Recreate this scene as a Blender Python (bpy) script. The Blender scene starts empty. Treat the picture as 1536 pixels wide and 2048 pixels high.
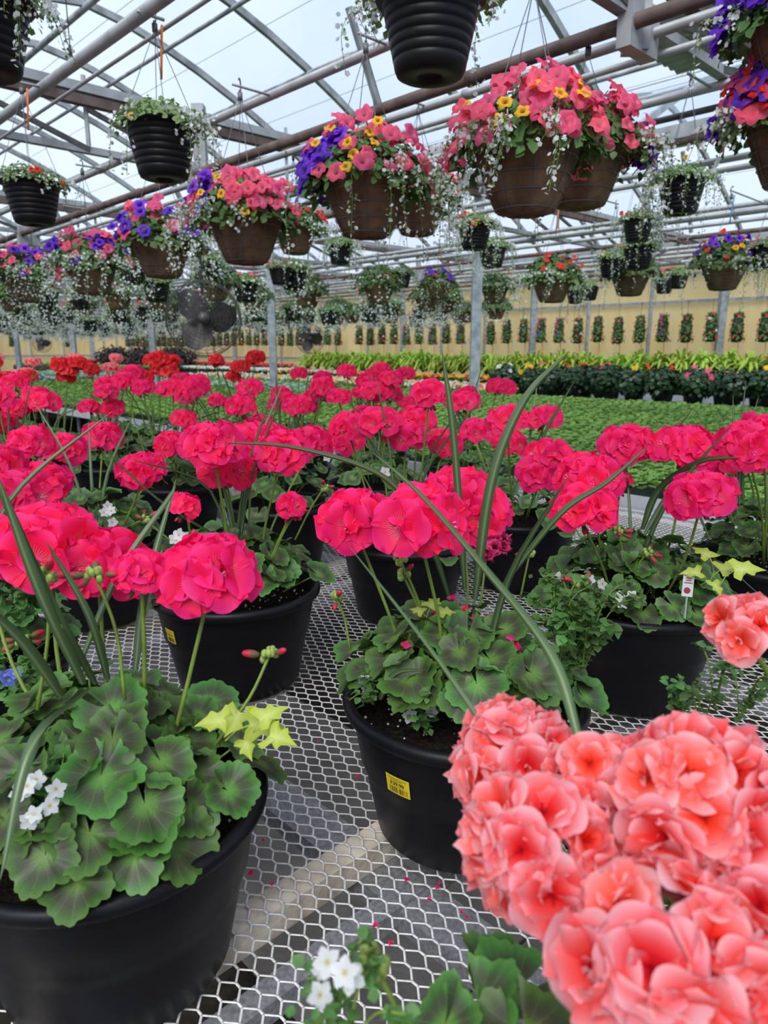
import bpy, math, random
import numpy as np
from mathutils import Matrix, Vector

# ------------------------------------------------------------------ camera, sky, light, exposure
S = bpy.context.scene
COL = S.collection
CH = 1.42                                   # eye height
FPX = 1420.0
PITCH = math.atan(324 / FPX)
cd = bpy.data.cameras.new('camera'); cam = bpy.data.objects.new('camera', cd); COL.objects.link(cam)
cd.sensor_fit = 'VERTICAL'; cd.sensor_height = 36.0; cd.sensor_width = 27.0; cd.lens = FPX / 2048 * 36
cam.location = (0, 0, CH); cam.rotation_euler = (math.pi / 2 - PITCH, 0, 0)
cd.clip_start = 0.02; cd.clip_end = 300
cd.dof.use_dof = True; cd.dof.focus_distance = 1.15; cd.dof.aperture_fstop = 7.5
S.camera = cam
w = bpy.data.worlds.new('sky'); S.world = w; w.use_nodes = True
nt = w.node_tree; nt.nodes.clear()
o_ = nt.nodes.new('ShaderNodeOutputWorld'); bg = nt.nodes.new('ShaderNodeBackground')
tc = nt.nodes.new('ShaderNodeTexCoord'); sp = nt.nodes.new('ShaderNodeSeparateXYZ'); rp = nt.nodes.new('ShaderNodeValToRGB')
nz = nt.nodes.new('ShaderNodeTexNoise'); nz.inputs['Scale'].default_value = 3.0; nz.inputs['Detail'].default_value = 4
mx = nt.nodes.new('ShaderNodeMix'); mx.data_type = 'RGBA'
nt.links.new(tc.outputs['Generated'], sp.inputs[0]); nt.links.new(sp.outputs['Z'], rp.inputs[0])
nt.links.new(tc.outputs['Generated'], nz.inputs['Vector'])
e = rp.color_ramp.elements
e[0].position = 0.0; e[0].color = (0.68, 0.75, 0.83, 1); e[1].position = 0.45; e[1].color = (0.55, 0.70, 0.92, 1)
mr = nt.nodes.new('ShaderNodeMapRange'); mr.inputs['From Min'].default_value = .4; mr.inputs['From Max'].default_value = .65
nt.links.new(nz.outputs[0], mr.inputs[0]); nt.links.new(mr.outputs[0], mx.inputs[0])
nt.links.new(rp.outputs[0], mx.inputs[6]); mx.inputs[7].default_value = (0.76, 0.85, 0.97, 1)
nt.links.new(mx.outputs[2], bg.inputs[0]); bg.inputs[1].default_value = 1.34
nt.links.new(bg.outputs[0], o_.inputs[0])
sl = bpy.data.lights.new('sun', 'SUN'); sl.energy = 4.6; sl.angle = math.radians(35); sl.color = (1, .97, .92)
so = bpy.data.objects.new('sun', sl); COL.objects.link(so); so.rotation_euler = (math.radians(40), math.radians(-14), 0)
S.view_settings.view_transform = 'Standard'; S.view_settings.look = 'None'
S.view_settings.gamma = 1; S.view_settings.use_curve_mapping = False
S.view_settings.exposure = -0.2
S.cycles.max_bounces = 7; S.cycles.diffuse_bounces = 4; S.cycles.glossy_bounces = 3
S.cycles.transmission_bounces = 4; S.cycles.transparent_max_bounces = 10
S.cycles.use_adaptive_sampling = True; S.cycles.adaptive_threshold = 0.03
S.cycles.sample_clamp_indirect = 6

# ------------------------------------------------------------------ frames and pixel rays
AU = math.radians(133.8)
U = np.array([math.cos(AU), math.sin(AU), 0.]); V = np.array([math.sin(AU), -math.cos(AU), 0.])
def uv(u, v, z): return U * u + V * v + np.array([0, 0, CH + z])
def ray(x, y):
    a = (x - 768) / FPX; b = -(y - 1024) / FPX
    return np.array([a, math.cos(PITCH) + b * math.sin(PITCH), -math.sin(PITCH) + b * math.cos(PITCH)])
def at(x, y, d): return ray(x, y) * d + np.array([0, 0, CH])
def onz(x, y, z):
    r = ray(x, y); return r * (z / r[2]) + np.array([0, 0, CH])
RIM, DECK = -0.50, -0.72
R = random.Random(7)
NR = np.random.default_rng(5)

# ------------------------------------------------------------------ materials
MATS = {}
def newmat(name):
    m = bpy.data.materials.new(name); m.use_nodes = True; t = m.node_tree; t.nodes.clear()
    out = t.nodes.new('ShaderNodeOutputMaterial'); MATS[name] = m
    return m, t, out
def N(t, typ, **kw):
    n = t.nodes.new(typ)
    for k, v in kw.items():
        if k in n.inputs: n.inputs[k].default_value = v
        else: setattr(n, k, v)
    return n
def ramp(t, stops):
    r = t.nodes.new('ShaderNodeValToRGB'); el = r.color_ramp.elements
    el[0].position, el[0].color = stops[0][0], (*stops[0][1], 1); el[1].position, el[1].color = stops[-1][0], (*stops[-1][1], 1)
    for p, c in stops[1:-1]:
        q = el.new(p); q.color = (*c, 1)
    return r
def surf(t, out, colsock, col, rough=.5, metal=0., spec=.5, trans=0., tcol=None, bump=None, coat=0):
    p = N(t, 'ShaderNodeBsdfPrincipled'); p.inputs['Roughness'].default_value = rough; p.inputs['Metallic'].default_value = metal
    p.inputs['Specular IOR Level'].default_value = spec
    if coat: p.inputs['Coat Weight'].default_value = coat
    if colsock is not None: t.links.new(colsock, p.inputs['Base Color'])
    else: p.inputs['Base Color'].default_value = (*col, 1)
    if bump is not None:
        b = N(t, 'ShaderNodeBump'); b.inputs['Strength'].default_value = bump[1]; b.inputs['Distance'].default_value = bump[2]
        t.links.new(bump[0], b.inputs['Height']); t.links.new(b.outputs[0], p.inputs['Normal'])
    if trans > 0:
        q = N(t, 'ShaderNodeBsdfTranslucent')
        if tcol: q.inputs[0].default_value = (*tcol, 1)
        elif colsock is not None: t.links.new(colsock, q.inputs[0])
        else: q.inputs[0].default_value = (*col, 1)
        mxs = N(t, 'ShaderNodeMixShader'); mxs.inputs[0].default_value = trans
        t.links.new(p.outputs[0], mxs.inputs[1]); t.links.new(q.outputs[0], mxs.inputs[2]); t.links.new(mxs.outputs[0], out.inputs[0])
    else: t.links.new(p.outputs[0], out.inputs[0])
    return p
def plain(name, col, rough=.5, metal=0., spec=.5, trans=0., var=.0, nscale=20, col2=None, bump=0, bscale=60):
    m, t, out = newmat(name)
    if var or col2:
        tc = N(t, 'ShaderNodeTexCoord'); n = N(t, 'ShaderNodeTexNoise', Scale=nscale, Detail=5.0)
        t.links.new(tc.outputs['Object'], n.inputs['Vector'])
        c2 = col2 or tuple(min(1, c * (1 + var)) for c in col); c1 = col if col2 else tuple(c * (1 - var) for c in col)
        r = ramp(t, [(.35, c1), (.65, c2)]); t.links.new(n.outputs[0], r.inputs[0])
        bp = None
        if bump:
            n2 = N(t, 'ShaderNodeTexNoise', Scale=bscale, Detail=4.0); t.links.new(tc.outputs['Object'], n2.inputs['Vector'])
            bp = (n2.outputs[0], bump, .01)
        surf(t, out, r.outputs[0], None, rough, metal, spec, trans, bump=bp)
    else: surf(t, out, None, col, rough, metal, spec, trans)
    return m
def attrmat(name, stops, rough=.5, trans=.25, rnd=.12, veins=None, hue=.0, noise=.0, spec=.4):
    """colour by the point attribute 'rad'; value varied per object"""
    m, t, out = newmat(name)
    a = N(t, 'ShaderNodeAttribute', attribute_name='rad')
    src = a.outputs['Fac']
    if noise:
        tc = N(t, 'ShaderNodeTexCoord'); n = N(t, 'ShaderNodeTexNoise', Scale=35.0, Detail=3.0); t.links.new(tc.outputs['Object'], n.inputs['Vector'])
        m1 = N(t, 'ShaderNodeMath', operation='MULTIPLY_ADD'); t.links.new(n.outputs[0], m1.inputs[0]); m1.inputs[1].default_value = noise
        m2 = N(t, 'ShaderNodeMath', operation='SUBTRACT'); t.links.new(src, m2.inputs[0]); m2.inputs[1].default_value = noise / 2
        t.links.new(m2.outputs[0], m1.inputs[2]); src = m1.outputs[0]
    r = ramp(t, stops); t.links.new(src, r.inputs[0]); c = r.outputs[0]
    if veins:
        b = N(t, 'ShaderNodeAttribute', attribute_name='ang')
        mm = N(t, 'ShaderNodeMath', operation='MULTIPLY'); mm.inputs[1].default_value = veins[0]; t.links.new(b.outputs['Fac'], mm.inputs[0])
        s = N(t, 'ShaderNodeMath', operation='SINE'); t.links.new(mm.outputs[0], s.inputs[0])
        ab = N(t, 'ShaderNodeMath', operation='ABSOLUTE'); t.links.new(s.outputs[0], ab.inputs[0])
        vr = ramp(t, [(0, (1, 1, 1)), (veins[1], (0, 0, 0))]); t.links.new(ab.outputs[0], vr.inputs[0])
        fr = ramp(t, veins[3]); t.links.new(a.outputs['Fac'], fr.inputs[0])
        pm = N(t, 'ShaderNodeMath', operation='MULTIPLY'); t.links.new(vr.outputs[0], pm.inputs[0]); t.links.new(fr.outputs[0], pm.inputs[1])
        mixc = N(t, 'ShaderNodeMix', data_type='RGBA'); t.links.new(pm.outputs[0], mixc.inputs[0]); t.links.new(c, mixc.inputs[6]); mixc.inputs[7].default_value = (*veins[2], 1)
        c = mixc.outputs[2]
    if rnd:
        oi = N(t, 'ShaderNodeObjectInfo'); mp = N(t, 'ShaderNodeMapRange'); mp.inputs['To Min'].default_value = 1 - rnd; mp.inputs['To Max'].default_value = 1 + rnd
        t.links.new(oi.outputs['Random'], mp.inputs[0])
        hs = N(t, 'ShaderNodeHueSaturation'); t.links.new(mp.outputs[0], hs.inputs['Value']); t.links.new(c, hs.inputs['Color'])
        if hue:
            mh = N(t, 'ShaderNodeMapRange'); mh.inputs['To Min'].default_value = .5 - hue; mh.inputs['To Max'].default_value = .5 + hue
            t.links.new(oi.outputs['Random'], mh.inputs[0]); t.links.new(mh.outputs[0], hs.inputs['Hue'])
        c = hs.outputs[0]
    surf(t, out, c, None, rough, 0, spec, trans)
    return m
W3, B3 = (1, 1, 1), (0, 0, 0)
M = {}
M['hot'] = attrmat('hot_pink_petal', [(0, (.75, .25, .42)), (.10, (.72, .01, .10)), (.35, (.96, .004, .085)), (.8, (.98, .006, .15)), (1, (.99, .025, .24))], .6, .38, .08, veins=(17., .5, (1., .62, .74), [(.16, W3), (.48, B3)]), hue=.006, noise=.35)
M['faded'] = attrmat('faded_petal', [(0, (.35, .02, .05)), (.5, (.48, .01, .09)), (1, (.68, .05, .2))], .6, .2, .15)
M['red'] = attrmat('red_petal', [(0, (.5, .01, .01)), (.4, (.72, .005, .012)), (1, (.82, .012, .02))], .5, .25, .1)
M['salmon'] = attrmat('salmon_petal', [(0, (.80, .012, .01)), (.25, (.97, .040, .022)), (.5, (.98, .12, .10)), (.75, (.99, .25, .26)), (.9, (.99, .42, .45)), (1, (.99, .52, .55))], .55, .42, .05, hue=.006, noise=.3)
M['coral'] = attrmat('coral_petunia', [(0, (.6, .06, .14)), (.15, (.95, .28, .38)), (.5, (.93, .085, .20)), (1, (.95, .16, .30))], .6, .45, .14, hue=.012)
M['purple'] = attrmat('purple_petunia', [(0, (.01, .0, .03)), (.3, (.12, .015, .48)), (1, (.24, .05, .80))], .6, .4, .2, hue=.01)
M['yellow'] = attrmat('yellow_petunia', [(0, (.35, .08, .0)), (.3, (.85, .42, .01)), (1, (.90, .55, .02))], .6, .25, .1)
M['scarlet'] = attrmat('scarlet_petunia', [(0, (.6, .3, .0)), (.25, (.75, .02, .01)), (1, (.85, .02, .02))], .6, .25, .15)
M['magenta'] = attrmat('magenta_petunia', [(0, (.3, .0, .08)), (1, (.65, .03, .28))], .6, .25, .1)
M['white'] = attrmat('white_petal', [(0, (.75, .5, .05)), (.22, (.85, .83, .7)), (.3, (.92, .92, .92)), (1, (.95, .95, .96))], .6, .5, .03)
M['blue'] = attrmat('blue_petal', [(0, (.6, .6, .6)), (.3, (.12, .17, .6)), (1, (.2, .27, .75))], .6, .25, .04)
M['leaf'] = attrmat('geranium_leaf', [(0, (.15, .28, .045)), (.26, (.09, .20, .03)), (.40, (.065, .085, .030)), (.55, (.058, .058, .030)), (.70, (.048, .10, .022)), (.85, (.065, .165, .026)), (1, (.095, .22, .033))], .5, .2, .28, veins=(6.5, .10, (.19, .33, .09), [(0, W3), (.95, (.15, .15, .15))]), hue=.02, noise=.38, spec=.5)
M['lime'] = attrmat('lime_leaf', [(0, (.30, .40, .02)), (1, (.47, .56, .06))], .5, .3, .15, veins=(5., .12, (.7, .75, .25), [(0, W3), (.9, B3)]))
M['small_leaf'] = attrmat('small_leaf', [(0, (.05, .13, .028)), (1, (.12, .26, .06))], .5, .2, .25, hue=.02)
M['basket_leaf'] = attrmat('basket_leaf', [(0, (.05, .11, .025)), (1, (.12, .22, .05))], .5, .2, .2, hue=.02)
M['trail_leaf'] = attrmat('trail_leaf', [(0, (.13, .22, .06)), (1, (.25, .40, .13))], .5, .25, .2, hue=.02)
M['bush_leaf'] = attrmat('bush_leaf', [(0, (.010, .035, .012)), (1, (.032, .09, .028))], .4, .1, .3, spec=.5)
M['plum_leaf'] = attrmat('plum_leaf', [(0, (.02, .018, .016)), (1, (.05, .04, .04))], .5, .1, .3)
M['fern'] = attrmat('lime_strap_leaf', [(0, (.20, .34, .03)), (1, (.50, .66, .10))], .5, .3, .15, hue=.015)
M['seedling'] = attrmat('seedling_leaf', [(0, (.08, .20, .03)), (1, (.32, .55, .12))], .45, .3, .12)
M['pale'] = attrmat('pale_seedling_leaf', [(0, (.16, .32, .15)), (1, (.42, .62, .42))], .5, .25, .12)
M['silver'] = attrmat('silver_leaf', [(0, (.3, .36, .36)), (1, (.5, .57, .58))], .5, .25, .12)
M['blade'] = attrmat('spike_blade', [(0, (.045, .09, .03)), (.35, (.09, .15, .06)), (.5, (.23, .30, .13)), (.65, (.09, .15, .06)), (1, (.045, .09, .03))], .4, .15, .2, spec=.5)
M['stem'] = plain('green_stem', (.16, .24, .035), .5, spec=.4, var=.2, nscale=30)
M['bud'] = attrmat('bud', [(0, (.13, .16, .04)), (.5, (.22, .10, .05)), (.6, (.62, .015, .05)), (1, (.75, .03, .09))], .5, .15, .1)
M['greenbud'] = plain('green_bud', (.28, .36, .08), .6, var=.3, nscale=200)
M['pot'] = plain('black_plastic', (.005, .005, .0068), .42, spec=.22, col2=(.0065, .0065, .0085), nscale=8)
M['basketpot'] = plain('black_basket_plastic', (.006, .006, .008), .45, spec=.25, var=.2, nscale=8)
M['coir'] = plain('brown_fibre', (.10, .058, .035), .9, spec=.1, col2=(.24, .15, .095), nscale=9, bump=.5, bscale=120)
M['soil'] = plain('potting_soil', (.010, .007, .005), .95, spec=.1, col2=(.035, .024, .017), nscale=120, bump=1, bscale=200)
M['perlite'] = plain('perlite', (.75, .72, .68), .8)
M['galv'] = plain('galvanised_steel', (.30, .31, .32), .5, metal=.2, spec=.5, col2=(.42, .43, .44), nscale=9)
M['deck'] = plain('galvanised_mesh', (.66, .62, .59), .55, metal=.0, col2=(.90, .86, .83), nscale=60)
M['roofsteel'] = plain('roof_steel', (.20, .21, .22), .55, metal=.2, col2=(.40, .41, .42), nscale=7)
M['rust'] = plain('rusty_steel', (.075, .048, .042), .7, metal=.1, col2=(.17, .115, .10), nscale=9)
M['post'] = plain('post_steel', (.24, .27, .31), .5, metal=.2, col2=(.40, .44, .48), nscale=14)
M['alu'] = plain('aluminium_rail', (.60, .62, .64), .4, metal=.4, var=.08, nscale=10)
M['dark'] = plain('dark_metal', (.075, .068, .066), .5, metal=.2, var=.3, nscale=20)
M['wire'] = plain('grey_wire', (.16, .16, .17), .5, metal=.3)
M['wood'] = plain('weathered_wood', (.42, .34, .26), .85, spec=.15, col2=(.80, .70, .58), nscale=14, bump=.4, bscale=40)
M['beam'] = plain('grey_beam', (.20, .20, .21), .55, metal=.2, col2=(.34, .34, .35), nscale=150)
M['black_tray'] = plain('black_tray', (.012, .012, .013), .5, var=.2)
M['orange'] = plain('orange_strap', (.72, .20, .035), .6, var=.2)
M['bluestrap'] = plain('blue_strap', (.10, .35, .62), .6, var=.1)
M['bag'] = plain('dark_planting_bag', (.015, .025, .014), .8, var=.3)
M['sticker'] = plain('yellow_sticker', (.78, .58, .02), .45)
M['ink'] = plain('black_ink', (.02, .018, .01), .6)
M['tag'] = plain('white_tag', (.62, .62, .64), .4)
M['tagred'] = plain('tag_red', (.32, .02, .05), .5)
M['straw'] = plain('dry_brown', (.36, .20, .07), .8, var=.3)

def wall_mat():
    m, t, out = newmat('yellow_wall_sheet')
    tc = N(t, 'ShaderNodeTexCoord'); n = N(t, 'ShaderNodeTexNoise', Scale=.8, Detail=3.0); t.links.new(tc.outputs['Object'], n.inputs['Vector'])
    r = ramp(t, [(.35, (.95, .70, .32)), (.65, (.99, .78, .42))]); t.links.new(n.outputs[0], r.inputs[0])
    surf(t, out, r.outputs[0], None, .7, 0, .2, .6)
    return m
M['wall'] = wall_mat()
def glaze_mat():
    m, t, out = newmat('roof_film')
    a = N(t, 'ShaderNodeBsdfTransparent'); a.inputs[0].default_value = (.93, .96, 1, 1)
    b = N(t, 'ShaderNodeBsdfTranslucent'); b.inputs[0].default_value = (.85, .9, .95, 1)
    c = N(t, 'ShaderNodeMixShader'); c.inputs[0].default_value = .14
    t.links.new(a.outputs[0], c.inputs[1]); t.links.new(b.outputs[0], c.inputs[2]); t.links.new(c.outputs[0], out.inputs[0])
    return m
M['film'] = glaze_mat()
def floor_mat():
    m, t, out = newmat('dirt_floor')
    tc = N(t, 'ShaderNodeTexCoord'); n = N(t, 'ShaderNodeTexNoise', Scale=1.7, Detail=6.0); n2 = N(t, 'ShaderNodeTexNoise', Scale=40.0, Detail=5.0)
    for q in (n, n2): t.links.new(tc.outputs['Object'], q.inputs['Vector'])
    r = ramp(t, [(.38, (.020, .016, .012)), (.5, (.038, .030, .022)), (.62, (.065, .052, .038))]); t.links.new(n.outputs[0], r.inputs[0])
    r2 = ramp(t, [(.3, (.6, .6, .6)), (.7, (1.3, 1.3, 1.3))]); t.links.new(n2.outputs[0], r2.inputs[0])
    mu = N(t, 'ShaderNodeMix', data_type='RGBA', blend_type='MULTIPLY'); mu.inputs[0].default_value = 1
    t.links.new(r.outputs[0], mu.inputs[6]); t.links.new(r2.outputs[0], mu.inputs[7])
    surf(t, out, mu.outputs[2], None, .9, 0, .15, bump=(n2.outputs[0], .6, .01))
    return m
M['floor'] = floor_mat()
M['concrete'] = plain('concrete', (.13, .115, .10), .9, spec=.2, col2=(.20, .18, .16), nscale=6, bump=.3, bscale=80)

# ------------------------------------------------------------------ mesh helpers
class MB:
    def __init__(s): s.v = []; s.f = []; s.m = []; s.r = []; s.a = []; s.n = 0
    def add(s, v, f, m=0, r=None, a=None):
        v = np.asarray(v, float).reshape(-1, 3); k = len(v)
        s.v.append(v); n = s.n
        s.f += [tuple(i + n for i in q) for q in f]; s.m += [m] * len(f)
        s.r.append(np.zeros(k) + (r if r is not None else .5)); s.a.append(np.zeros(k) + (a if a is not None else 0)); s.n += k
        return s
    def mesh(s, name, mats, smooth=True):
        me = bpy.data.meshes.new(name)
        if s.n == 0: me.from_pydata([], [], []); return me
        me.from_pydata(np.concatenate(s.v).tolist(), [], s.f)
        mats = mats if isinstance(mats, (list, tuple)) else [mats]
        for q in mats: me.materials.append(M[q] if isinstance(q, str) else q)
        if len(mats) > 1: me.polygons.foreach_set('material_index', s.m)
        if smooth: me.polygons.foreach_set('use_smooth', [True] * len(me.polygons))
        at_ = me.attributes.new('rad', 'FLOAT', 'POINT'); at_.data.foreach_set('value', np.concatenate(s.r))
        at_ = me.attributes.new('ang', 'FLOAT', 'POINT'); at_.data.foreach_set('value', np.concatenate(s.a))
        return me
def nrm(v): v = np.asarray(v, float); return v / (np.linalg.norm(v) + 1e-12)
def catmull(P, n=6):
    P = [np.asarray(p, float) for p in P]
    if len(P) < 3: return [P[0] + (P[1] - P[0]) * i / n for i in range(n + 1)]
    Q = [2 * P[0] - P[1]] + P + [2 * P[-1] - P[-2]]; out = []
    for i in range(1, len(Q) - 2):
        for k in range(n):
            t = k / n; a, b, c, d = Q[i - 1:i + 3]
            out.append(.5 * ((2 * b) + (-a + c) * t + (2 * a - 5 * b + 4 * c - d) * t * t + (-a + 3 * b - 3 * c + d) * t ** 3))
    out.append(P[-1]); return out
def tube(mb, path, rad, sides=6, m=0, cap=True, r=None):
    path = [np.asarray(p, float) for p in path]; n = len(path)
    rad = [rad] * n if np.isscalar(rad) else list(rad)
    if len(rad) != n: rad = list(np.interp(np.linspace(0, 1, n), np.linspace(0, 1, len(rad)), rad))
    vs = []; px = None
    for i, p in enumerate(path):
        t = nrm(path[min(i + 1, n - 1)] - path[max(i - 1, 0)])
        if px is None: px = nrm(np.cross(t, (0, 0, 1) if abs(t[2]) < .9 else (1, 0, 0)))
        px = nrm(px - t * np.dot(px, t)); py = np.cross(t, px)
        for k in range(sides):
            a = 2 * math.pi * k / sides; vs.append(p + rad[i] * (px * math.cos(a) + py * math.sin(a)))
    f = [(i * sides + k, i * sides + (k + 1) % sides, (i + 1) * sides + (k + 1) % sides, (i + 1) * sides + k) for i in range(n - 1) for k in range(sides)]
    if cap: f += [tuple(range(sides - 1, -1, -1)), tuple((n - 1) * sides + k for k in range(sides))]
    return mb.add(vs, f, m, r)
def box(mb, c, ax, ay, az, m=0):
    """box by centre and half-vectors"""
    c, ax, ay, az = [np.asarray(q, float) for q in (c, ax, ay, az)]
    v = [c + sx * ax + sy * ay + sz * az for sz in (-1, 1) for sy in (-1, 1) for sx in (-1, 1)]
    return mb.add(v, [(0, 2, 3, 1), (4, 5, 7, 6), (0, 1, 5, 4), (2, 6, 7, 3), (0, 4, 6, 2), (1, 3, 7, 5)], m)
def beam(mb, p, q, w, h, m=0):
    p, q = np.asarray(p, float), np.asarray(q, float); d = q - p; t = nrm(d)
    s = nrm(np.cross(t, (0, 0, 1) if abs(t[2]) < .95 else (1, 0, 0))); n = np.cross(s, t)
    return box(mb, (p + q) / 2, d / 2, s * w / 2, n * h / 2, m)
def lathe(mb, prof, seg=32, m=0, close=False):
    n = len(prof); v = []
    for r, z in prof:
        for k in range(seg):
            a = 2 * math.pi * k / seg; v.append((r * math.cos(a), r * math.sin(a), z))
    f = [(i * seg + k, i * seg + (k + 1) % seg, (i + 1) * seg + (k + 1) % seg, (i + 1) * seg + k) for i in range(n - 1) for k in range(seg)]
    return mb.add(v, f, m)
def ball(mb, c, r, seg=6, rings=4, m=0, rad=None):
    r = np.zeros(3) + r; v = [(0, 0, -1)]; rr = [0.]
    for i in range(1, rings):
        a = -math.pi / 2 + math.pi * i / rings
        for k in range(seg): v.append((math.cos(a) * math.cos(2 * math.pi * k / seg), math.cos(a) * math.sin(2 * math.pi * k / seg), math.sin(a))); rr.append(i / rings)
    v.append((0, 0, 1)); rr.append(1.)
    f = [(0, 1 + (k + 1) % seg, 1 + k) for k in range(seg)]
    for i in range(rings - 2):
        f += [(1 + i * seg + k, 1 + i * seg + (k + 1) % seg, 1 + (i + 1) * seg + (k + 1) % seg, 1 + (i + 1) * seg + k) for k in range(seg)]
    b = 1 + (rings - 2) * seg; f += [(b + k, b + (k + 1) % seg, len(v) - 1) for k in range(seg)]
    return mb.add(np.array(v) * r + np.asarray(c, float), f, m, np.array(rr) if rad is None else rad)
def frame(n, spin=0., xdir=None):
    """3x3 with z = n"""
    z = nrm(n); h = np.array(xdir if xdir is not None else ((1., 0, 0) if abs(z[0]) < .8 else (0, 1., 0)), float)
    x = nrm(h - z * np.dot(h, z)); y = np.cross(z, x)
    c, s = math.cos(spin), math.sin(spin)
    return np.stack([x * c + y * s, -x * s + y * c, z], 1)
def scatter(mb, unit, T, m=0):
    """T: list of (pos, 3x3, scale); unit=(verts, faces, rad, ang) copied at every place, vectorised"""
    v, f, r, a = unit; v = np.asarray(v, float); k = len(T)
    if k == 0: return mb
    P = np.array([t[0] for t in T]); Rm = np.array([t[1] for t in T]); sc = np.array([t[2] for t in T]).reshape(-1, 1, 1)
    vv = np.einsum('kij,nj->kni', Rm, v) * sc + P[:, None, :]
    nv = len(v); base = mb.n
    mb.v.append(vv.reshape(-1, 3)); mb.n += nv * k
    for i in range(k):
        o = base + i * nv
        mb.f += [tuple(q + o for q in g) for g in f]
    mb.m += [m] * (len(f) * k); mb.r.append(np.tile(r, k)); mb.a.append(np.tile(a, k))
    return mb
def unit_of(mb): return (np.concatenate(mb.v), list(mb.f), np.concatenate(mb.r), np.concatenate(mb.a))
def rings_box(hw, hh): pass

# ------------------------------------------------------------------ object helpers
WP = {}
def tag(o, label=None, cat=None, group=None, kind=None):
    if label: o['label'] = label
    if cat: o['category'] = cat
    if group: o['group'] = group
    if kind: o['kind'] = kind
    return o
def put(name, me, parent=None, pos=(0, 0, 0), rot=None, sc=1., kind=None, label=None):
    """pos is a world point when parent was made by thing()/put() without rotation"""
    o = bpy.data.objects.new(name, me); COL.objects.link(o)
    p = np.asarray(pos, float); WP[o] = p
    if parent is not None: o.parent = parent; p = p - WP[parent]
    if rot is None: o.location = p.tolist(); o.scale = (sc, sc, sc)
    else:
        mt = Matrix((np.asarray(rot) * sc).tolist()).to_4x4(); mt.translation = Vector(p.tolist()); o.matrix_basis = mt
    if kind: o['kind'] = kind
    if label: o['label'] = label
    return o
def thing(name, label, cat, pos=(0, 0, 0), group=None): return tag(put(name, None, None, pos), label, cat, group)
def struct(name, me=None): return tag(put(name, me), kind='structure')
def copy_tree(o, parent=None, loc=None, rz=None, sc=None):
    c = o.copy(); COL.objects.link(c); c.parent = parent
    if loc is not None: c.location = loc
    if rz is not None: c.rotation_euler.z = rz
    if sc is not None: c.scale = (sc, sc, sc)
    for ch in o.children: copy_tree(ch, c)
    return c

# ================================================================== SETTING
mb = MB(); box(mb, (0, 14, -.05), (40, 0, 0), (0, 40, 0), (0, 0, .05)); struct('floor', mb.mesh('floor', 'floor', False))
path = struct('floor_walkway')
k = 0
pm = MB(); box(pm, (0, 0, 0), U * .595, V * .42, (0, 0, .02)); pm = pm.mesh('slab', 'concrete', False)
for i in range(24):
    put('slab', pm, path, uv(-1 + i * 1.2, 1.15, -CH + .021 + .002 * (i % 3)))
for i in range(24):
    put('slab', pm, path, uv(-1 + i * 1.2, 8.55, -CH + .021))

# roof: two arched bays, gutters at v = 0, 6.1, wall at 12.3
EAVE, RISE, BAY = 1.75, 1.28, 6.1
def roofz(v):
    c = (math.floor(v / BAY) + .5) * BAY; t = min(1., abs(v - c) / (BAY / 2)); return EAVE + RISE * (1 - t ** 1.5)
ceil_ = struct('ceiling')
US, UE = -3.0, 31.5
bay_arc = [-.5 * BAY + BAY * i / 16 for i in range(17)]
def arc_pts(v0, n=16): return [(v0 + BAY * i / n, EAVE + RISE * (1 - abs(2 * i / n - 1) ** 1.5)) for i in range(n + 1)]
for b in (-1, 0, 1):
    A = arc_pts(b * BAY)
    mb = MB()                                   # one bow, flat tube section
    for i in range(16): beam(mb, V * A[i][0] + np.array([0, 0, A[i][1]]), V * A[i + 1][0] + np.array([0, 0, A[i + 1][1]]), .045, .06)
    bm_ = mb.mesh('bow', 'roofsteel', False)
    fm = MB(); vs = []
    for (v, z) in A:
        for u in (-.61, .61): vs.append(U * u + V * v + np.array([0, 0, z + .045]))
    fm.add(vs, [(2 * i, 2 * i + 1, 2 * i + 3, 2 * i + 2) for i in range(16)]); fm = fm.mesh('film', 'film')
    n = int((UE - US) / 1.22)
    for i in range(n):
        u = US + .30 + i * 1.22
        put('roof_bow', bm_, ceil_, uv(u, 0, 0)); put('roof_film_panel', fm, ceil_, uv(u + .61, 0, 0))
    for t in (.5, 1.45, 2.3, 3.05, 3.8, 4.6, 5.5):       # purlins under the bows
        mb = MB(); v = b * BAY + t; tube(mb, [uv(US, v, roofz(v) - .045), uv(UE, v, roofz(v) - .045)], .019 if t != 3.05 else .03, 6)
        put('purlin', mb.mesh('purlin', 'roofsteel'), ceil_)
    for t in (1.0, 1.9, 2.7, 3.4, 4.2, 5.05, 5.8):       # tension wires over the film
        mb = MB(); v = b * BAY + t; tube(mb, [uv(US, v, roofz(v) + .10), uv(UE, v, roofz(v) + .10)], .004, 3); put('tension_wire', mb.mesh('wire', 'wire'), ceil_)
for v in (0, BAY, 2 * BAY):                              # gutters, channel section
    mb = MB(); z = EAVE - .05
    for (dv, w_, h_, dz) in ((-.10, .012, .12, .0), (.10, .012, .12, .0), (0, .2, .012, -.06)):
        beam(mb, uv(US, v + dv, z + dz), uv(UE, v + dv, z + dz), w_, h_)
    put('gutter', mb.mesh('gutter', 'galv', False), ceil_)
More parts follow.
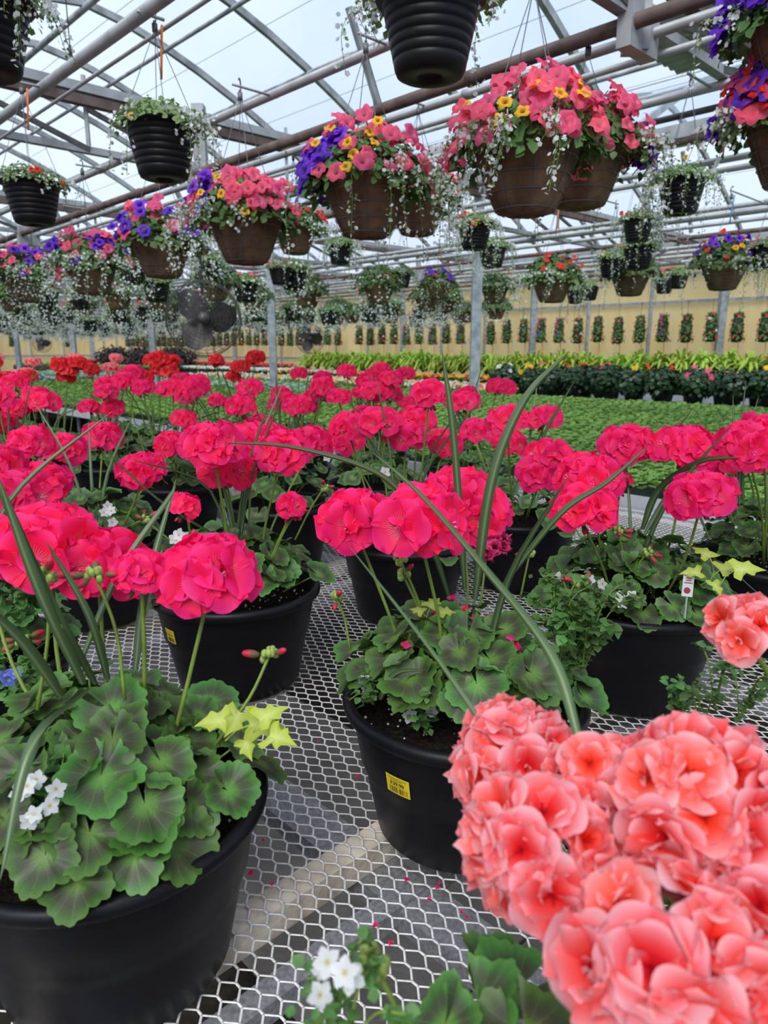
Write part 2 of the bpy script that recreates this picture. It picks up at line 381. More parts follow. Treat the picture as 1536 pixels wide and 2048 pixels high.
# pipes along the house: (v, z, radius, material)
PIPES = [(.70, 1.22, .021, 'galv'), (1.42, 1.22, .024, 'galv'), (1.50, 1.19, .008, 'galv'), (2.27, 1.22, .022, 'galv'), (2.78, 1.21, .030, 'rust'), (2.93, 1.21, .022, 'galv'),
         (3.12, 1.20, .016, 'galv'), (3.72, 1.22, .022, 'galv'), (3.80, 1.15, .016, 'dark'), (4.5, 1.22, .022, 'rust'), (5.2, 1.24, .021, 'galv'), (5.32, 1.2, .02, 'galv'), (6.9, 1.24, .021, 'galv'), (7.0, 1.2, .03, 'galv'),
         (7.7, 1.24, .021, 'galv'), (8.4, 1.24, .025, 'rust'), (9.1, 1.24, .021, 'galv'), (9.8, 1.22, .021, 'galv'), (10.6, 1.24, .03, 'galv'), (11.4, 1.24, .025, 'rust'), (11.9, 1.55, .03, 'galv'), (12.1, 1.4, .03, 'galv'), (-.6, 1.22, .02, 'galv'), (.05, 1.45, .03, 'galv')]
for (v, z, r_, m_) in PIPES:
    mb = MB(); tube(mb, [uv(US, v, z), uv(UE, v, z)], r_, 8)
    for i in range(10):                                   # couplings
        u = US + 1.1 + i * 3.4 + v % 1; tube(mb, [uv(u, v, z), uv(u + .06, v, z)], r_ * 1.22, 8)
    put('hanging_pipe', mb.mesh('pipe', m_), ceil_)
mb = MB(); vs = []                                       # corrugated shade sheet, upper right
for i in range(41):
    for u in (.55, 2.35): vs.append(uv(u, 4.0 + i * .022, 1.72 + .012 * (i % 4 in (0, 1))))
mb.add(vs, [(2 * i, 2 * i + 1, 2 * i + 3, 2 * i + 2) for i in range(40)]); put('corrugated_sheet', mb.mesh('corrugated', 'galv', False), ceil_)
# trusses across each bay
def truss(u, b, zt=1.52, zb=1.24):
    T = tag(put('roof_truss', None), kind='structure')
    v0, v1 = b * BAY, (b + 1) * BAY
    mb = MB(); beam(mb, uv(u, v0, zt), uv(u, v1, zt), .06, .055); put('top_chord', mb.mesh('chord', 'rust', False), T)
    mb = MB(); beam(mb, uv(u, v0, zt + .07), uv(u, v1, zt + .07), .07, .055); put('tie_channel', mb.mesh('channel', 'galv', False), T)
    mb = MB(); beam(mb, uv(u + .02, v0, zb), uv(u + .02, v1, zb), .05, .04); put('bottom_chord', mb.mesh('chord', 'roofsteel', False), T)
    for i, t in enumerate((.55, 1.3, 2.05, 2.85, 3.6, 4.4, 5.2)):
        wd = .085 if t == 2.85 else .022
        mb = MB(); beam(mb, uv(u + .01, v0 + t, zb - (.13 if wd > .05 else 0)), uv(u + .01, v0 + t, zt + .15), wd, wd); put('truss_upright', mb.mesh('upright', 'roofsteel', False), T)
        mb = MB(); t2 = t + .75 * (1 if t < 2.8 else -1)
        if abs(t - 2.85) > .1: beam(mb, uv(u, v0 + t, zt - .04), uv(u, v0 + t2, zb), .02, .03); put('truss_brace', mb.mesh('brace', 'dark', False), T)
    mb = MB(); box(mb, uv(u, v0 + 2.85, zb - .05), U * .03, V * .11, (0, 0, .09)); put('gusset_plate', mb.mesh('gusset', 'galv', False), T)
    for s in (-1, 1):
        mb = MB(); beam(mb, uv(u, v0 + 3.05 + s * 1.7, zt + .15), uv(u, v0 + 3.05 + s * 1.2, roofz(v0 + 3.05 + s * 1.2) - .04), .04, .05); put('truss_strut', mb.mesh('strut', 'roofsteel', False), T)
    return T
TU = [1.55] + [4.84 + 3.66 * i for i in range(8)]
for u in TU:
    for b in (0, 1): truss(u, b) if u > 2 else truss(u, b, 1.42, 1.26)
for u in (4.84, 8.5): truss(u, -1)
# posts
for i in range(9):
    u = 4.87 + 3.66 * (i - 1); mb = MB(); c = uv(u, 6.0, 0)
    beam(mb, uv(u, 6.0, -CH), uv(u, 6.0, EAVE - .1), .10, .10); box(mb, uv(u, 6.0, -CH + .01), U * .1, V * .1, (0, 0, .01))
    struct('column', mb.mesh('column', 'post', False))
    mb = MB(); beam(mb, uv(u, -.1, -CH), uv(u, -.1, EAVE - .1), .09, .09); struct('column', mb.mesh('column', 'post', False))
# walls
def wallside(name, P0, P1, zt, npan, nor):
    wl = struct(name); d = (P1 - P0) / npan
    pmb = MB(); n = 12
    vs = []; 
    for i in range(n + 1):
        off = nor * (.012 * (i % 2))
        vs += [d * (i / n) * 1.0 + off, d * (i / n) * 1.0 + off + np.array([0, 0, zt + CH])]
    pmb.add(vs, [(2 * i, 2 * i + 2, 2 * i + 3, 2 * i + 1) for i in range(n)]); pmb = pmb.mesh('wall_sheet', 'wall', False)
    for i in range(npan):
        put('wall_panel', pmb, wl, P0 + d * i)
    for i in range(npan + 1):
        big = i % 3 == 0; mb = MB(); c = P0 + d * i - nor * .08; ww = .11 if big else .05
        beam(mb, c, c + np.array([0, 0, zt + CH]), ww, ww); put('mullion', mb.mesh('mullion', 'post', False), wl)
    for z in (-.22, .80, zt, 1.25):
        mb = MB(); beam(mb, P0 - nor * .05 + np.array([0, 0, CH + z]), P1 - nor * .05 + np.array([0, 0, CH + z]), .04, .045); put('wall_rail', mb.mesh('rail', 'post', False), wl)
    return wl
wallside('wall_right', uv(-2.47, 12.36, -CH), uv(30.47, 12.36, -CH), 1.70, 27, V)
wallside('wall_far', uv(30.5, 12.36, -CH), uv(30.5, -9.0, -CH), 1.70, 17, U)

# ================================================================== BENCHES
def bench(name, label, u0, u1, v0, v1, mesh=False, rail=True, zt=DECK):
    t = thing(name, label, 'bench', uv((u0 + u1) / 2, (v0 + v1) / 2, -CH))
    for (a, b) in (((u0, v0), (u1, v0)), ((u0, v1), (u1, v1)), ((u0, v0), (u0, v1)), ((u1, v0), (u1, v1))):
        if not rail and a == (u0, v0): pass
        mb = MB(); h = .075; beam(mb, uv(*a, zt - .012 + (0 if mesh else .03)), uv(*b, zt - .012 + (0 if mesh else .03)), .03, h if not mesh else .03)
        put('side_rail', mb.mesh('rail', 'alu', False), t, WP[t] * 0 + 0) if False else setw(put('side_rail', mb.mesh('rail', 'alu', False)), t)
    nl = max(2, int((u1 - u0) / 2.2))
    for i in range(nl + 1):
        u = u0 + .15 + (u1 - u0 - .3) * i / nl
        for v in (v0 + .25, v1 - .25):
            mb = MB(); tube(mb, [uv(u, v, -CH), uv(u, v, zt - .07)], .022, 8); setw(put('leg', mb.mesh('leg', 'galv')), t)
        mb = MB(); beam(mb, uv(u, v0 + .02, zt - .055), uv(u, v1 - .02, zt - .055), .05, .05); setw(put('cross_beam', mb.mesh('cross', 'beam', False)), t)
    if not mesh:
        mb = MB(); beam(mb, uv(u0 + .02, (v0 + v1) / 2, zt - .02), uv(u1 - .02, (v0 + v1) / 2, zt - .02), v1 - v0 - .04, .01); setw(put('bench_top', mb.mesh('top', 'galv', False)), t)
    return t
def setw(o, t):
    """parent an object whose mesh is in world coordinates"""
    o.parent = t; o.location = (-WP[t]).tolist(); return o
main = bench('mesh_bench', 'galvanised bench with open diamond mesh top under the black geranium pots', -1.6, 5.0, -.75, 3.03, mesh=True)
# expanded metal: bonds on a centred lattice, strands between them
L_, S_, BH = .0469, .0250, .0046
def expanded(u0, u1, v0, v1, near):
    """bonds run along U, the short way along V"""
    mb = MB(); ni = int((u1 - u0) / (L_ / 2)); nj = int((v1 - v0) / (S_ / 2)); vs = []; q = 0
    I, J = np.meshgrid(np.arange(ni), np.arange(nj), indexing='ij'); ok = (I + J) % 2 == 0; I, J = I[ok], J[ok]
    pu = u0 + I * L_ / 2; pv = v0 + J * S_ / 2
    segs = [((-BH, 0), (BH, 0), .0014), ((BH, 0), (L_ / 2 - BH, S_ / 2), .0013), ((BH, 0), (L_ / 2 - BH, -S_ / 2), .0008)]
    Z = CH + DECK
    allv = []; 
    for (a, b, hw) in segs:
        dx = np.array(b) - np.array(a); dl = np.linalg.norm(dx); n = np.array([-dx[1], dx[0]]) / dl * hw
        tilt = 0.
        c = [np.array(a) - n, np.array(b) - n, np.array(b) + n, np.array(a) + n]
        for (layer, dz) in (((0, 0.), (1, -.0013)) if near else ((0, 0.),)):
            for kk, p in enumerate(c):
                uu = pu + p[0]; vv = pv + p[1]; zz = Z + dz + (tilt if kk in (2, 3) else -tilt) + np.zeros_like(uu)
                allv.append(U[None] * uu[:, None] + V[None] * vv[:, None] + np.stack([0 * zz, 0 * zz, zz], 1))
    A = np.stack(allv, 1)                    # cells x verts x 3
    k = A.shape[1]; n = A.shape[0]; faces = []
    per = 8 if near else 4
    pat = []
    for s in range(3):
        o = s * per
        pat.append((o, o + 1, o + 2, o + 3))
        if near: pat += [(o, o + 4, o + 5, o + 1), (o + 2, o + 6, o + 7, o + 3)]
    F = (np.arange(n)[:, None, None] * k + np.array(pat)[None]).reshape(-1, 4)
    me = bpy.data.meshes.new('expanded_mesh')
    me.vertices.add(n * k); me.vertices.foreach_set('co', A.reshape(-1))
    me.loops.add(len(F) * 4); me.loops.foreach_set('vertex_index', F.reshape(-1).astype(np.int32))
    me.polygons.add(len(F)); me.polygons.foreach_set('loop_start', np.arange(0, len(F) * 4, 4, dtype=np.int32)); me.polygons.foreach_set('loop_total', np.full(len(F), 4, dtype=np.int32))
    me.update(calc_edges=True); me.materials.append(M['deck']); return me
o = setw(put('mesh_sheet', expanded(-.75, 2.1, -.55, 3.0, True)), main); o['kind'] = 'stuff'
o = setw(put('mesh_sheet', expanded(2.1, 4.97, -.55, 3.0, False)), main); o['kind'] = 'stuff'
# members seen through the mesh
c = onz(612, 1780, DECK - .024)
mb = MB(); beam(mb, c - V * .9, c + V * 3.2 - V * .2, .042, .04); setw(put('wooden_bearer', mb.mesh('bearer', 'wood', False)), main)
c2 = c - U * .085
mb = MB(); beam(mb, c2 - V * .9 + np.array([0, 0, -.03]), c2 + V * 3.0 + np.array([0, 0, -.03]), .035, .03); setw(put('steel_bearer', mb.mesh('bearer', 'beam', False)), main)
c = onz(700, 1712, DECK - .06)
mb = MB(); beam(mb, c - U * 2.2, c + U * 4.2, .075, .03); setw(put('steel_bearer', mb.mesh('bearer', 'beam', False)), main)
mb = MB(); beam(mb, c + V * 1.0 - U * 2.2, c + V * 1.0 + U * 4, .075, .03); setw(put('steel_bearer', mb.mesh('bearer', 'beam', False)), main)
for u in (1.9, 3.3):
    mb = MB(); beam(mb, uv(u, -.6, -.775), uv(u, 3.0, -.775), .055, .04); setw(put('wooden_bearer', mb.mesh('bearer', 'wood', False)), main)
B_seed = bench('tray_bench', 'long aluminium-edged bench of green seedling trays directly behind the geranium bench', -.5, 16., 3.10, 4.80)
bench('tray_bench', 'aluminium-edged seedling bench in the middle, standing around the steel posts', -.5, 16., 4.86, 6.56)
bench('tray_bench', 'aluminium-edged seedling bench in front of the dark flowering bushes', -.5, 23., 6.62, 8.32)
bench('tray_bench', 'bench carrying the dark flowering bushes and the speckled bedding flats', -.5, 26., 8.85, 10.55)
bench('tray_bench', 'bench nearest the yellow wall carrying lime green strap-leaved plants', -.5, 29., 10.65, 12.15)
bench('tray_bench', 'distant bench with silvery young plants at the far left', 16.3, 27., 2.2, 6.3)

# ================================================================== FLOWER AND LEAF UNITS
def petal(mb, R_, W_, th, nt_=5, ns=4, cup=.35, ruffle=.1, ph=0., lift=0., m=0, t0=.04, tip=1.):
    v = []; rr = []; aa = []
    c, s = math.cos(th), math.sin(th)
    for i in range(nt_ + 1):
        t = t0 + (1 - t0) * i / nt_
        wt = W_ * (.12 + .88 * math.sin(math.pi * min(1, t ** 1.25 * .70)) ** .85) * (1 if t < .97 else .93)
        for j in range(ns + 1):
            q = 2 * j / ns - 1
            edge = 1 - .30 * abs(q) ** 2.3 * t ** 2
            x = t * R_ * edge; y = q * wt * R_
            z = R_ * (cup * t ** 1.4 - cup * .85 * t ** 3.2 * tip + lift * t + .16 * q * q * t + ruffle * t * t * math.sin(3.1 * q + ph + 2 * t))
            v.append((x * c - y * s, x * s + y * c, z)); rr.append(t); aa.append(q)
    n = ns + 1
    f = [(i * n + j, (i + 1) * n + j, (i + 1) * n + j + 1, i * n + j + 1) for i in range(nt_) for j in range(ns)]
    mb.add(v, f, m, np.array(rr), np.array(aa))
def floret_mb(R_=.0238, nt_=4, ns=4, seed=0, double=False, cup=.42):
    rg = random.Random(seed); mb = MB()
    for k in range(5):
        petal(mb, R_ * rg.uniform(.93, 1.07), rg.uniform(.56, .66), 2 * math.pi * k / 5 + rg.uniform(-.12, .12), nt_, ns, cup * rg.uniform(.8, 1.25), rg.uniform(.02, .09), rg.uniform(0, 6), rg.uniform(0, .10))
    if double:
        for k in range(5):
            petal(mb, R_ * rg.uniform(.62, .85), rg.uniform(.50, .62), 2 * math.pi * (k + .5) / 5 + rg.uniform(-.3, .3), nt_, ns, cup * 1.1, rg.uniform(.08, .18), rg.uniform(0, 6), rg.uniform(.15, .5), tip=1.2)
        for k in range(1):
            petal(mb, R_ * rg.uniform(.35, .5), .5, rg.uniform(0, 6.3), 3, 3, cup, .3, rg.uniform(0, 6), rg.uniform(.9, 1.5))
    for k in range(3):
        a = 2 * math.pi * k / 3; tube(mb, [(0, 0, 0), (math.cos(a) * R_ * .1, math.sin(a) * R_ * .1, R_ * .33)], R_ * .028, 3, 0, False, r=0.0)
    return mb
FL = {}
for col, mat in (('hot', 'hot'), ('red', 'red'), ('faded', 'faded')):
    FL[col, 1] = [floret_mb(.0238, 6, 6, s, cup=.34).mesh('floret', mat) for s in range(5)]
    FL[col, 0] = [floret_mb(.0238, 3, 3, s + 9).mesh('floret', mat) for s in range(4)]
FL['salmon', 1] = [floret_mb(.033, 9, 8, s + 20, True).mesh('floret', 'salmon') for s in range(6)]
FL['salmon', 0] = [floret_mb(.024, 4, 4, s + 30, True).mesh('floret', 'salmon') for s in range(3)]
def crumple(seed):
    mb = floret_mb(.019, 4, 3, seed, True, .9); me = mb
    for a in mb.v: a *= np.array([.62, .62, 1.2]); a += NR.normal(0, .0012, a.shape)
    return mb.mesh('floret', 'faded')
FL['faded', 1] = [crumple(s) for s in range(3)]; FL['faded', 0] = FL['faded', 1]

def bud_unit():
    mb = MB(); ball(mb, (0, 0, .007), (.0042, .0042, .009), 7, 5); return mb
BUD = bud_unit().mesh('bud', 'bud')
sb = MB(); ball(sb, (0, 0, .007), (.0045, .0045, .010), 7, 5, 0, .3); SBUD = sb.mesh('bud', 'salmon')

def gleaf_mb(seed=0, R_=1., seg=64, rings=4):
    rg = random.Random(seed); ph = rg.uniform(0, 6); p2 = rg.uniform(0, 6); cupk = rg.uniform(.0, .34); ruf = rg.uniform(.09, .19)
    v = [(0, 0, 0)]; rr = [0.]; aa = [0.]
    half = math.pi * rg.uniform(.90, .96)
    for i in range(1, rings + 1):
        t = i / rings
        for k in range(seg + 1):
            a = -half + 2 * half * k / seg
            sc = 1 - .115 * (1 - abs(math.cos(a * 9 + ph)) ** .7) * t ** 2 + .08 * math.cos(a * 4.5 + p2) * t
            shape = .93 + .07 * math.cos(a) - .10 * (abs(a) / math.pi) ** 8
            r = t * sc * shape
            z = cupk * t ** 1.7 + ruf * t * t * math.sin(a * 3 + p2) + .04 * t * t * math.cos(a * 7 + ph) - .05 * abs(math.sin(a * 4.5)) * t * (1 - t)
            v.append((r * math.cos(a), r * math.sin(a), z)); rr.append(t); aa.append(a)
    n = seg + 1
    f = [(0, 1 + k, 2 + k) for k in range(seg)]
    f += [(1 + (i - 1) * n + k, 1 + i * n + k, 1 + i * n + k + 1, 1 + (i - 1) * n + k + 1) for i in range(1, rings) for k in range(seg)]
    mb = MB(); mb.add(v, f, 0, np.array(rr), np.array(aa))
    tube(mb, catmull([(0, 0, 0), (-.35, 0, -.5), (-1.1, 0, -1.6)], 2), [.045, .05], 4, 1, False)
    return mb
GLEAF = [gleaf_mb(s).mesh('leaf', ['leaf', 'stem']) for s in range(6)]
GLEAF_LO = [gleaf_mb(s + 40, seg=18, rings=2).mesh('leaf', ['leaf', 'stem']) for s in range(4)]
def simple_leaf(l=1., w=.45, fold=.15, bend=.25):
    v = []; rr = []
    for (x, yw) in ((0, .05), (.35, 1.), (.7, .75), (1., .03)):
        for q in (-1, 0, 1): v.append((x * l, q * yw * w, -bend * x * x * l + fold * abs(q) * yw * w)); rr.append(.2 + .8 * x if q else .15 + .5 * x)
    f = [(i * 3 + j, (i + 1) * 3 + j, (i + 1) * 3 + j + 1, i * 3 + j + 1) for i in range(3) for j in range(2)]
    return (np.array(v), f, np.array(rr), np.zeros(12))
SL = simple_leaf()
SL2 = (np.array([(0, 0, 0), (.45, -.4, .05), (1, 0, -.2), (.45, .4, .05)]), [(0, 1, 2), (0, 2, 3)], np.array([.1, .7, 1, .7]), np.zeros(4))
def bacopa_unit(R_=1.):
    mb = MB()
    for k in range(5): petal(mb, R_, .42, 2 * math.pi * k / 5, 2, 2, .25, .03, k)
    return mb
BAC = bacopa_unit(); BACU = unit_of(BAC); BACM = bacopa_unit(.0095).mesh('white_blossom', 'white'); BLUEM = bacopa_unit(.010).mesh('blue_blossom', 'blue')
DOT = (np.array([(1, 0, .2), (.31, .95, .2), (-.81, .59, .2), (-.81, -.59, .2), (.31, -.95, .2), (0, 0, 0)]), [(5, 0, 1), (5, 1, 2), (5, 2, 3), (5, 3, 4), (5, 4, 0)], np.array([1, 1, 1, 1, 1, .5]), np.zeros(6))
def petunia_mb(R_=.033, seg=20, seed=0):
    rg = random.Random(seed); v = []; rr = []; aa = []; T = (0.02, .10, .26, .5, .78, 1.)
    ph = rg.uniform(0, 6)
    for t in T:
        for k in range(seg):
            a = 2 * math.pi * k / seg; lobe = 1 - .20 * (1 - abs(math.cos(2.5 * a))) * t
            r = R_ * (.08 + .92 * t ** .9) * lobe
            z = R_ * (-.75 * (1 - t) ** 5 + .06 * t + .15 * t * t * math.sin(5 * a + ph) + .12 * t * t * math.sin(2 * a + ph) - .25 * t ** 3)
            v.append((r * math.cos(a), r * math.sin(a), z)); rr.append(t); aa.append(a)
    n = len(T); f = [(i * seg + k, (i + 1) * seg + k, (i + 1) * seg + (k + 1) % seg, i * seg + (k + 1) % seg) for i in range(n - 1) for k in range(seg)]
    mb = MB(); mb.add(v, f, 0, np.array(rr), np.array(aa)); tube(mb, [(0, 0, -R_ * .9), (0, 0, -R_ * 1.7)], [R_ * .09, R_ * .07], 4, 1, False)
    return mb
PET = {c: [petunia_mb(.0355 if c in ('coral', 'purple') else .021, 20, s).mesh('petunia', [c, 'stem']) for s in range(3)] for c in ('coral', 'purple', 'yellow', 'scarlet', 'magenta')}
def blade_mesh(P, width, n=7, fold=.25, side=None):
    """long strap leaf along control points P (relative coordinates)"""
    path = catmull(P, n); k = len(path); v = []; rr = []
    for i, p in enumerate(path):
        t = nrm(path[min(i + 1, k - 1)] - path[max(i - 1, 0)])
        s = nrm(np.cross(t, side if side is not None else (0, 1, 0.2))); up = np.cross(s, t); q = i / (k - 1)
        wd = width * (.55 + .45 * min(1, q * 6)) * (1 - q ** 3) ** .8 + .0004
        for j in (-1, -.5, 0, .5, 1): v.append(p + s * j * wd / 2 + up * abs(j) * wd * fold); rr.append((j + 1) / 2)
    f = [(i * 5 + j, (i + 1) * 5 + j, (i + 1) * 5 + j + 1, i * 5 + j + 1) for i in range(k - 1) for j in range(4)]
    mb = MB(); mb.add(v, f, 0, np.array(rr)); return mb.mesh('blade', 'blade')

# ================================================================== GERANIUM PLANTERS
POTPROF = [(.0, .006), (.10, .004), (.118, .0), (.130, .010), (.138, .05), (.147, .095), (.151, .118), (.156, .122), (.163, .165), (.168, .193), (.1685, .199), (.176, .200), (.1815, .205), (.183, .212), (.1805, .219), (.174, .222), (.168, .220), (.164, .205), (.158, .17), (.155, .16)]
pm_ = MB(); lathe(pm_, POTPROF, 56); POT = pm_.mesh('pot', 'pot')
pm_ = MB(); prof = [(.0, .188)] + [(.04 * i, .188 + .004 * ((i * 7) % 3 - 1)) for i in range(1, 4)] + [(.159, .184)]; lathe(pm_, prof, 40); SOIL = pm_.mesh('soil', 'soil')
PERL = MB(); scT = []
uni = MB(); ball(uni, (0, 0, 0), 1, 5, 3); uni = unit_of(uni)
for i in range(130):
    a = R.uniform(0, 6.283); r_ = .155 * math.sqrt(R.random()); scT.append((np.array([r_ * math.cos(a), r_ * math.sin(a), .191]), frame((R.gauss(0, 1), R.gauss(0, 1), 1)), R.uniform(.0012, .0028)))
scatter(PERL, uni, scT); PERL = PERL.mesh('perlite', 'perlite')
CAMP = np.array([0, 0, CH])
def flower_head(pl, c, base, rad, col, nf, hi, face=.32, buds=4, fl=.46, spread=1.42, fsc=1.22):
    """umbel centred at world point c on a stalk from base"""
    to = nrm(CAMP - c); to[2] *= .3
    ax = nrm(np.array([0, 0, 1.]) + to * face + np.array([R.gauss(0, .08), R.gauss(0, .08), 0]))
    hub = c - ax * rad * .42
    mb = MB(); d = hub - base
    mid = base + d * .5 + np.array([R.gauss(0, .008), R.gauss(0, .008), 0])
    sr = .0024 * (1.15 if col == 'salmon' else 1)
    tube(mb, [p - hub for p in catmull([base, mid, hub], 3 if not hi else 5)], [sr * 1.15, sr], 6 if hi else 4, 0)
    ball(mb, (0, 0, 0), .0045, 5, 3, 0)
    F = frame(ax, R.uniform(0, 6)); dirs = []
    for i in range(nf):
        th = spread * math.sqrt((i + .4) / nf) * .92; ph = i * 2.39996 + R.uniform(-.25, .25); th += R.uniform(-.09, .09)
        dl = np.array([math.sin(th) * math.cos(ph), math.sin(th) * math.sin(ph), math.cos(th)]); dirs.append(F @ dl)
    for dd in dirs: tube(mb, [(0, 0, 0), dd * rad * .30 + ax * rad * .1, dd * rad * .58], .0009, 3, 0, False)
    h = put('flower_head', mb.mesh('umbel', 'stem'), pl, hub)
    lst = FL[col, 1 if hi else 0]
    for dd in dirs:
        flat = ax * np.dot(dd, ax); pp = hub + ax * rad * .30 + (dd - flat + flat * fl) * rad * R.uniform(.54, .66)
        put('floret', R.choice(lst), h, pp, frame(nrm(dd + to * (.42 if col != 'salmon' else .5) + np.array([R.gauss(0, .14), R.gauss(0, .14), R.gauss(0, .14)])), R.uniform(0, 6.28)), fsc * R.uniform(.88, 1.08) * (rad / .0575 if col != 'salmon' else rad / .075))
    for i in range(buds):
        a = R.uniform(0, 6.28); dd = nrm(np.array([math.cos(a) * .7, math.sin(a) * .7, -.75 + R.uniform(-.3, .2)]))
        put('bud', BUD if col != 'salmon' else SBUD, h, hub + dd * R.uniform(.008, .018), frame(dd), R.uniform(.7, 1.15))
    return h
def bud_head(pl, c, base, n=9, green=False, red=3):
    mb = MB(); hub = c; d = hub - base; mid = base + d * .5 + np.array([R.gauss(0, .006), R.gauss(0, .006), .005])
    tube(mb, [p - hub for p in catmull([base, mid, hub], 4)], [.0022, .0019], 5)
    for i in range(n):
        a = R.uniform(0, 6.28); dd = nrm(np.array([math.cos(a), math.sin(a), R.uniform(-.6, 1.1)])); ball(mb, dd * .008, (.0042, .0042, .0055), 6, 4, 1)
    h = put('bud_cluster', mb.mesh('buds', ['stem', 'greenbud']), pl, hub)
    for i in range(red):
        a = R.uniform(0, 6.28); dd = nrm(np.array([math.cos(a) * .8, math.sin(a) * .8, R.uniform(-.5, 1.)])); put('bud', BUD, h, hub + dd * .012, frame(dd), R.uniform(.85, 1.2))
    return h
def bacopa_clump(pl, c, rad, n=160, h=.05, leafs=.011, mat='small_leaf'):
    mb = MB(); T = []
    for s in range(max(3, n // 16)):
        a = R.uniform(0, 6.28); L = rad * R.uniform(.5, 1.); tip = np.array([math.cos(a) * L, math.sin(a) * L, h * R.uniform(.4, 1.5)])
        pts = catmull([(0, 0, -.01), tip * .5 + np.array([0, 0, h * .3]), tip], 4); tube(mb, pts, .0011, 3, 1, False)
        for i in range(16):
            p = pts[R.randrange(1, len(pts))] + np.array([R.gauss(0, .004) for _ in range(3)]); b = R.uniform(0, 6.28)
            T.append((p, frame((R.gauss(0, .5), R.gauss(0, .5), 1), b), leafs * R.uniform(.7, 1.3)))
    scatter(mb, SL, T, 0)
    return put('bacopa_foliage', mb.mesh('bacopa', [mat, 'stem']), pl, c, kind='stuff')
def planter(label, pos, col='hot', heads=(), nleaf=42, hi=False, rnd_heads=0, blades=(), rblades=4, buds=(), name='geranium_planter', group='black pots of geraniums on the mesh bench', lsize=.041, soil=True, zspread=(-.25, -.09)):
    base = np.array([pos[0], pos[1], CH + DECK + .002]); pl = thing(name, label, 'planter', base, group)
    put('pot', POT, pl, base, frame((0, 0, 1), R.uniform(0, 6))); put('soil', SOIL, pl, base)
    if hi: put('perlite', PERL, pl, base, kind='stuff')
    c0 = base + np.array([0, 0, .2]); ctr = c0 + np.array([0, 0, .02])
    G = GLEAF if hi else GLEAF_LO
    for i in range(nleaf):
        q = (i + .5) / nleaf; a = i * 2.39996 + R.uniform(-.3, .3); rr = .185 * math.sqrt(q) * R.uniform(.88, 1.06); lay = R.random()
        if hi and abs((a - math.atan2(-base[1], -base[0]) + math.pi) % (2 * math.pi) - math.pi) < 1.0: rr = min(rr, R.uniform(*((.115, .150) if nleaf < 60 else (.135, .172))))
        zz = .028 + .105 * (1 - (rr / .20) ** 2) + R.uniform(-.03, .018) - .02 * lay * (rr > .14)
        n = nrm(np.array([math.cos(a) * rr * 4.6 + R.gauss(0, .18), math.sin(a) * rr * 4.6 + R.gauss(0, .18) - .12, 1.]))
        put('leaf', R.choice(G), pl, c0 + np.array([math.cos(a) * rr, math.sin(a) * rr, zz]), frame(n, R.gauss(0, .35), (math.cos(a), math.sin(a), 0)), lsize * R.uniform(.72, 1.12))
    def sbase(c):
        d = np.array([c[0] - base[0], c[1] - base[1], 0]); L = np.linalg.norm(d); d = d / (L + 1e-9) * min(L * .45, .08); return ctr + d + np.array([0, 0, -.01])
    for hd in heads:
        x, y, w_ = hd[:3]; c_ = hd[3] if len(hd) > 3 else col; dd = .122 * FPX / w_
        small = hd[4] if len(hd) > 4 else None
        if small: dd = small[0]
        c = at(x, y, dd); rad = w_ * dd / FPX / 2 * (1 if small else 1.12)
        nf = (small[1] if small else (13 if hi else 12)); flower_head(pl, c, sbase(c), rad, c_, nf, hi, buds=6 if hi else 2, fsc=(1.34 if hi else 1.2) if not small else .0575 / rad * .95)
    for i in range(rnd_heads):
        a = R.uniform(0, 6.28); rr = .17 * math.sqrt(R.random()); c = np.array([base[0] + rr * math.cos(a), base[1] + rr * math.sin(a), CH + R.uniform(*zspread)])
        cc = col if isinstance(col, str) else R.choice(col)
        flower_head(pl, c, sbase(c), R.uniform(.052, .064), cc, 13, False, buds=0 if i % 2 else 3)
    for (x, y, d_, bx, by, bd) in buds: bud_head(pl, at(x, y, d_), at(bx, by, bd), red=R.randint(2, 5))
    for (pts, w_) in blades:
        P = [at(*p) for p in pts]; put('blade', blade_mesh([p - P[0] for p in P], w_), pl, P[0])
    for i in range(rblades):
        a = R.uniform(0, 6.28); L = R.uniform(.32, .5); lean = R.uniform(.12, .55)
        o = np.array([math.cos(a), math.sin(a), 0]); P = [np.zeros(3), o * L * lean * .35 + np.array([0, 0, L * .5]), o * L * lean + np.array([0, 0, L * .93])]
        if R.random() < .3: P[2][2] *= .75; P[2] += o * .08
        put('blade', blade_mesh(P, R.uniform(.006, .011), 4), pl, ctr + np.array([R.gauss(0, .01), R.gauss(0, .01), 0]))
    return pl, base, ctr

def G(u, v): p = uv(u, v, 0); return (p[0], p[1])
def PX(x, y): p = onz(x, y, RIM); return (p[0], p[1])
# near left
p1, b1, c1 = planter('front-left largest black pot, with zoned leaves, white bacopa and a lime vine', PX(215, 1590), heads=[(95, 1080, 205), (205, 1118, 200), (-30, 1085, 180), (282, 1140, 105, 'hot', (.78, 9)), (412, 1137, 218)], nleaf=72, hi=True, lsize=.040, rblades=0,
    buds=[(538, 1312, .80, 430, 1490, .78), (190, 1150, .77, 250, 1400, .78), (95, 1150, .76, 75, 1420, .76)],
    blades=[([(120, 1395, .74), (40, 1285, .66), (-60, 1190, .6)], .015), ([(165, 1370, .78), (75, 1180, .70), (-10, 940, .66)], .014), ([(190, 1370, .80), (110, 1230, .72), (20, 1030, .68), (-30, 900, .66)], .012),
            ([(215, 1360, .80), (175, 1230, .74), (90, 1080, .72)], .010), ([(270, 1340, .86), (290, 1180, .88), (352, 958, .95)], .011), ([(150, 1350, .80), (235, 1150, .82), (335, 1000, .86), (352, 965, .9)], .007), ([(180, 1380, .70), (60, 1500, .62), (0, 1760, .58)], .012)])
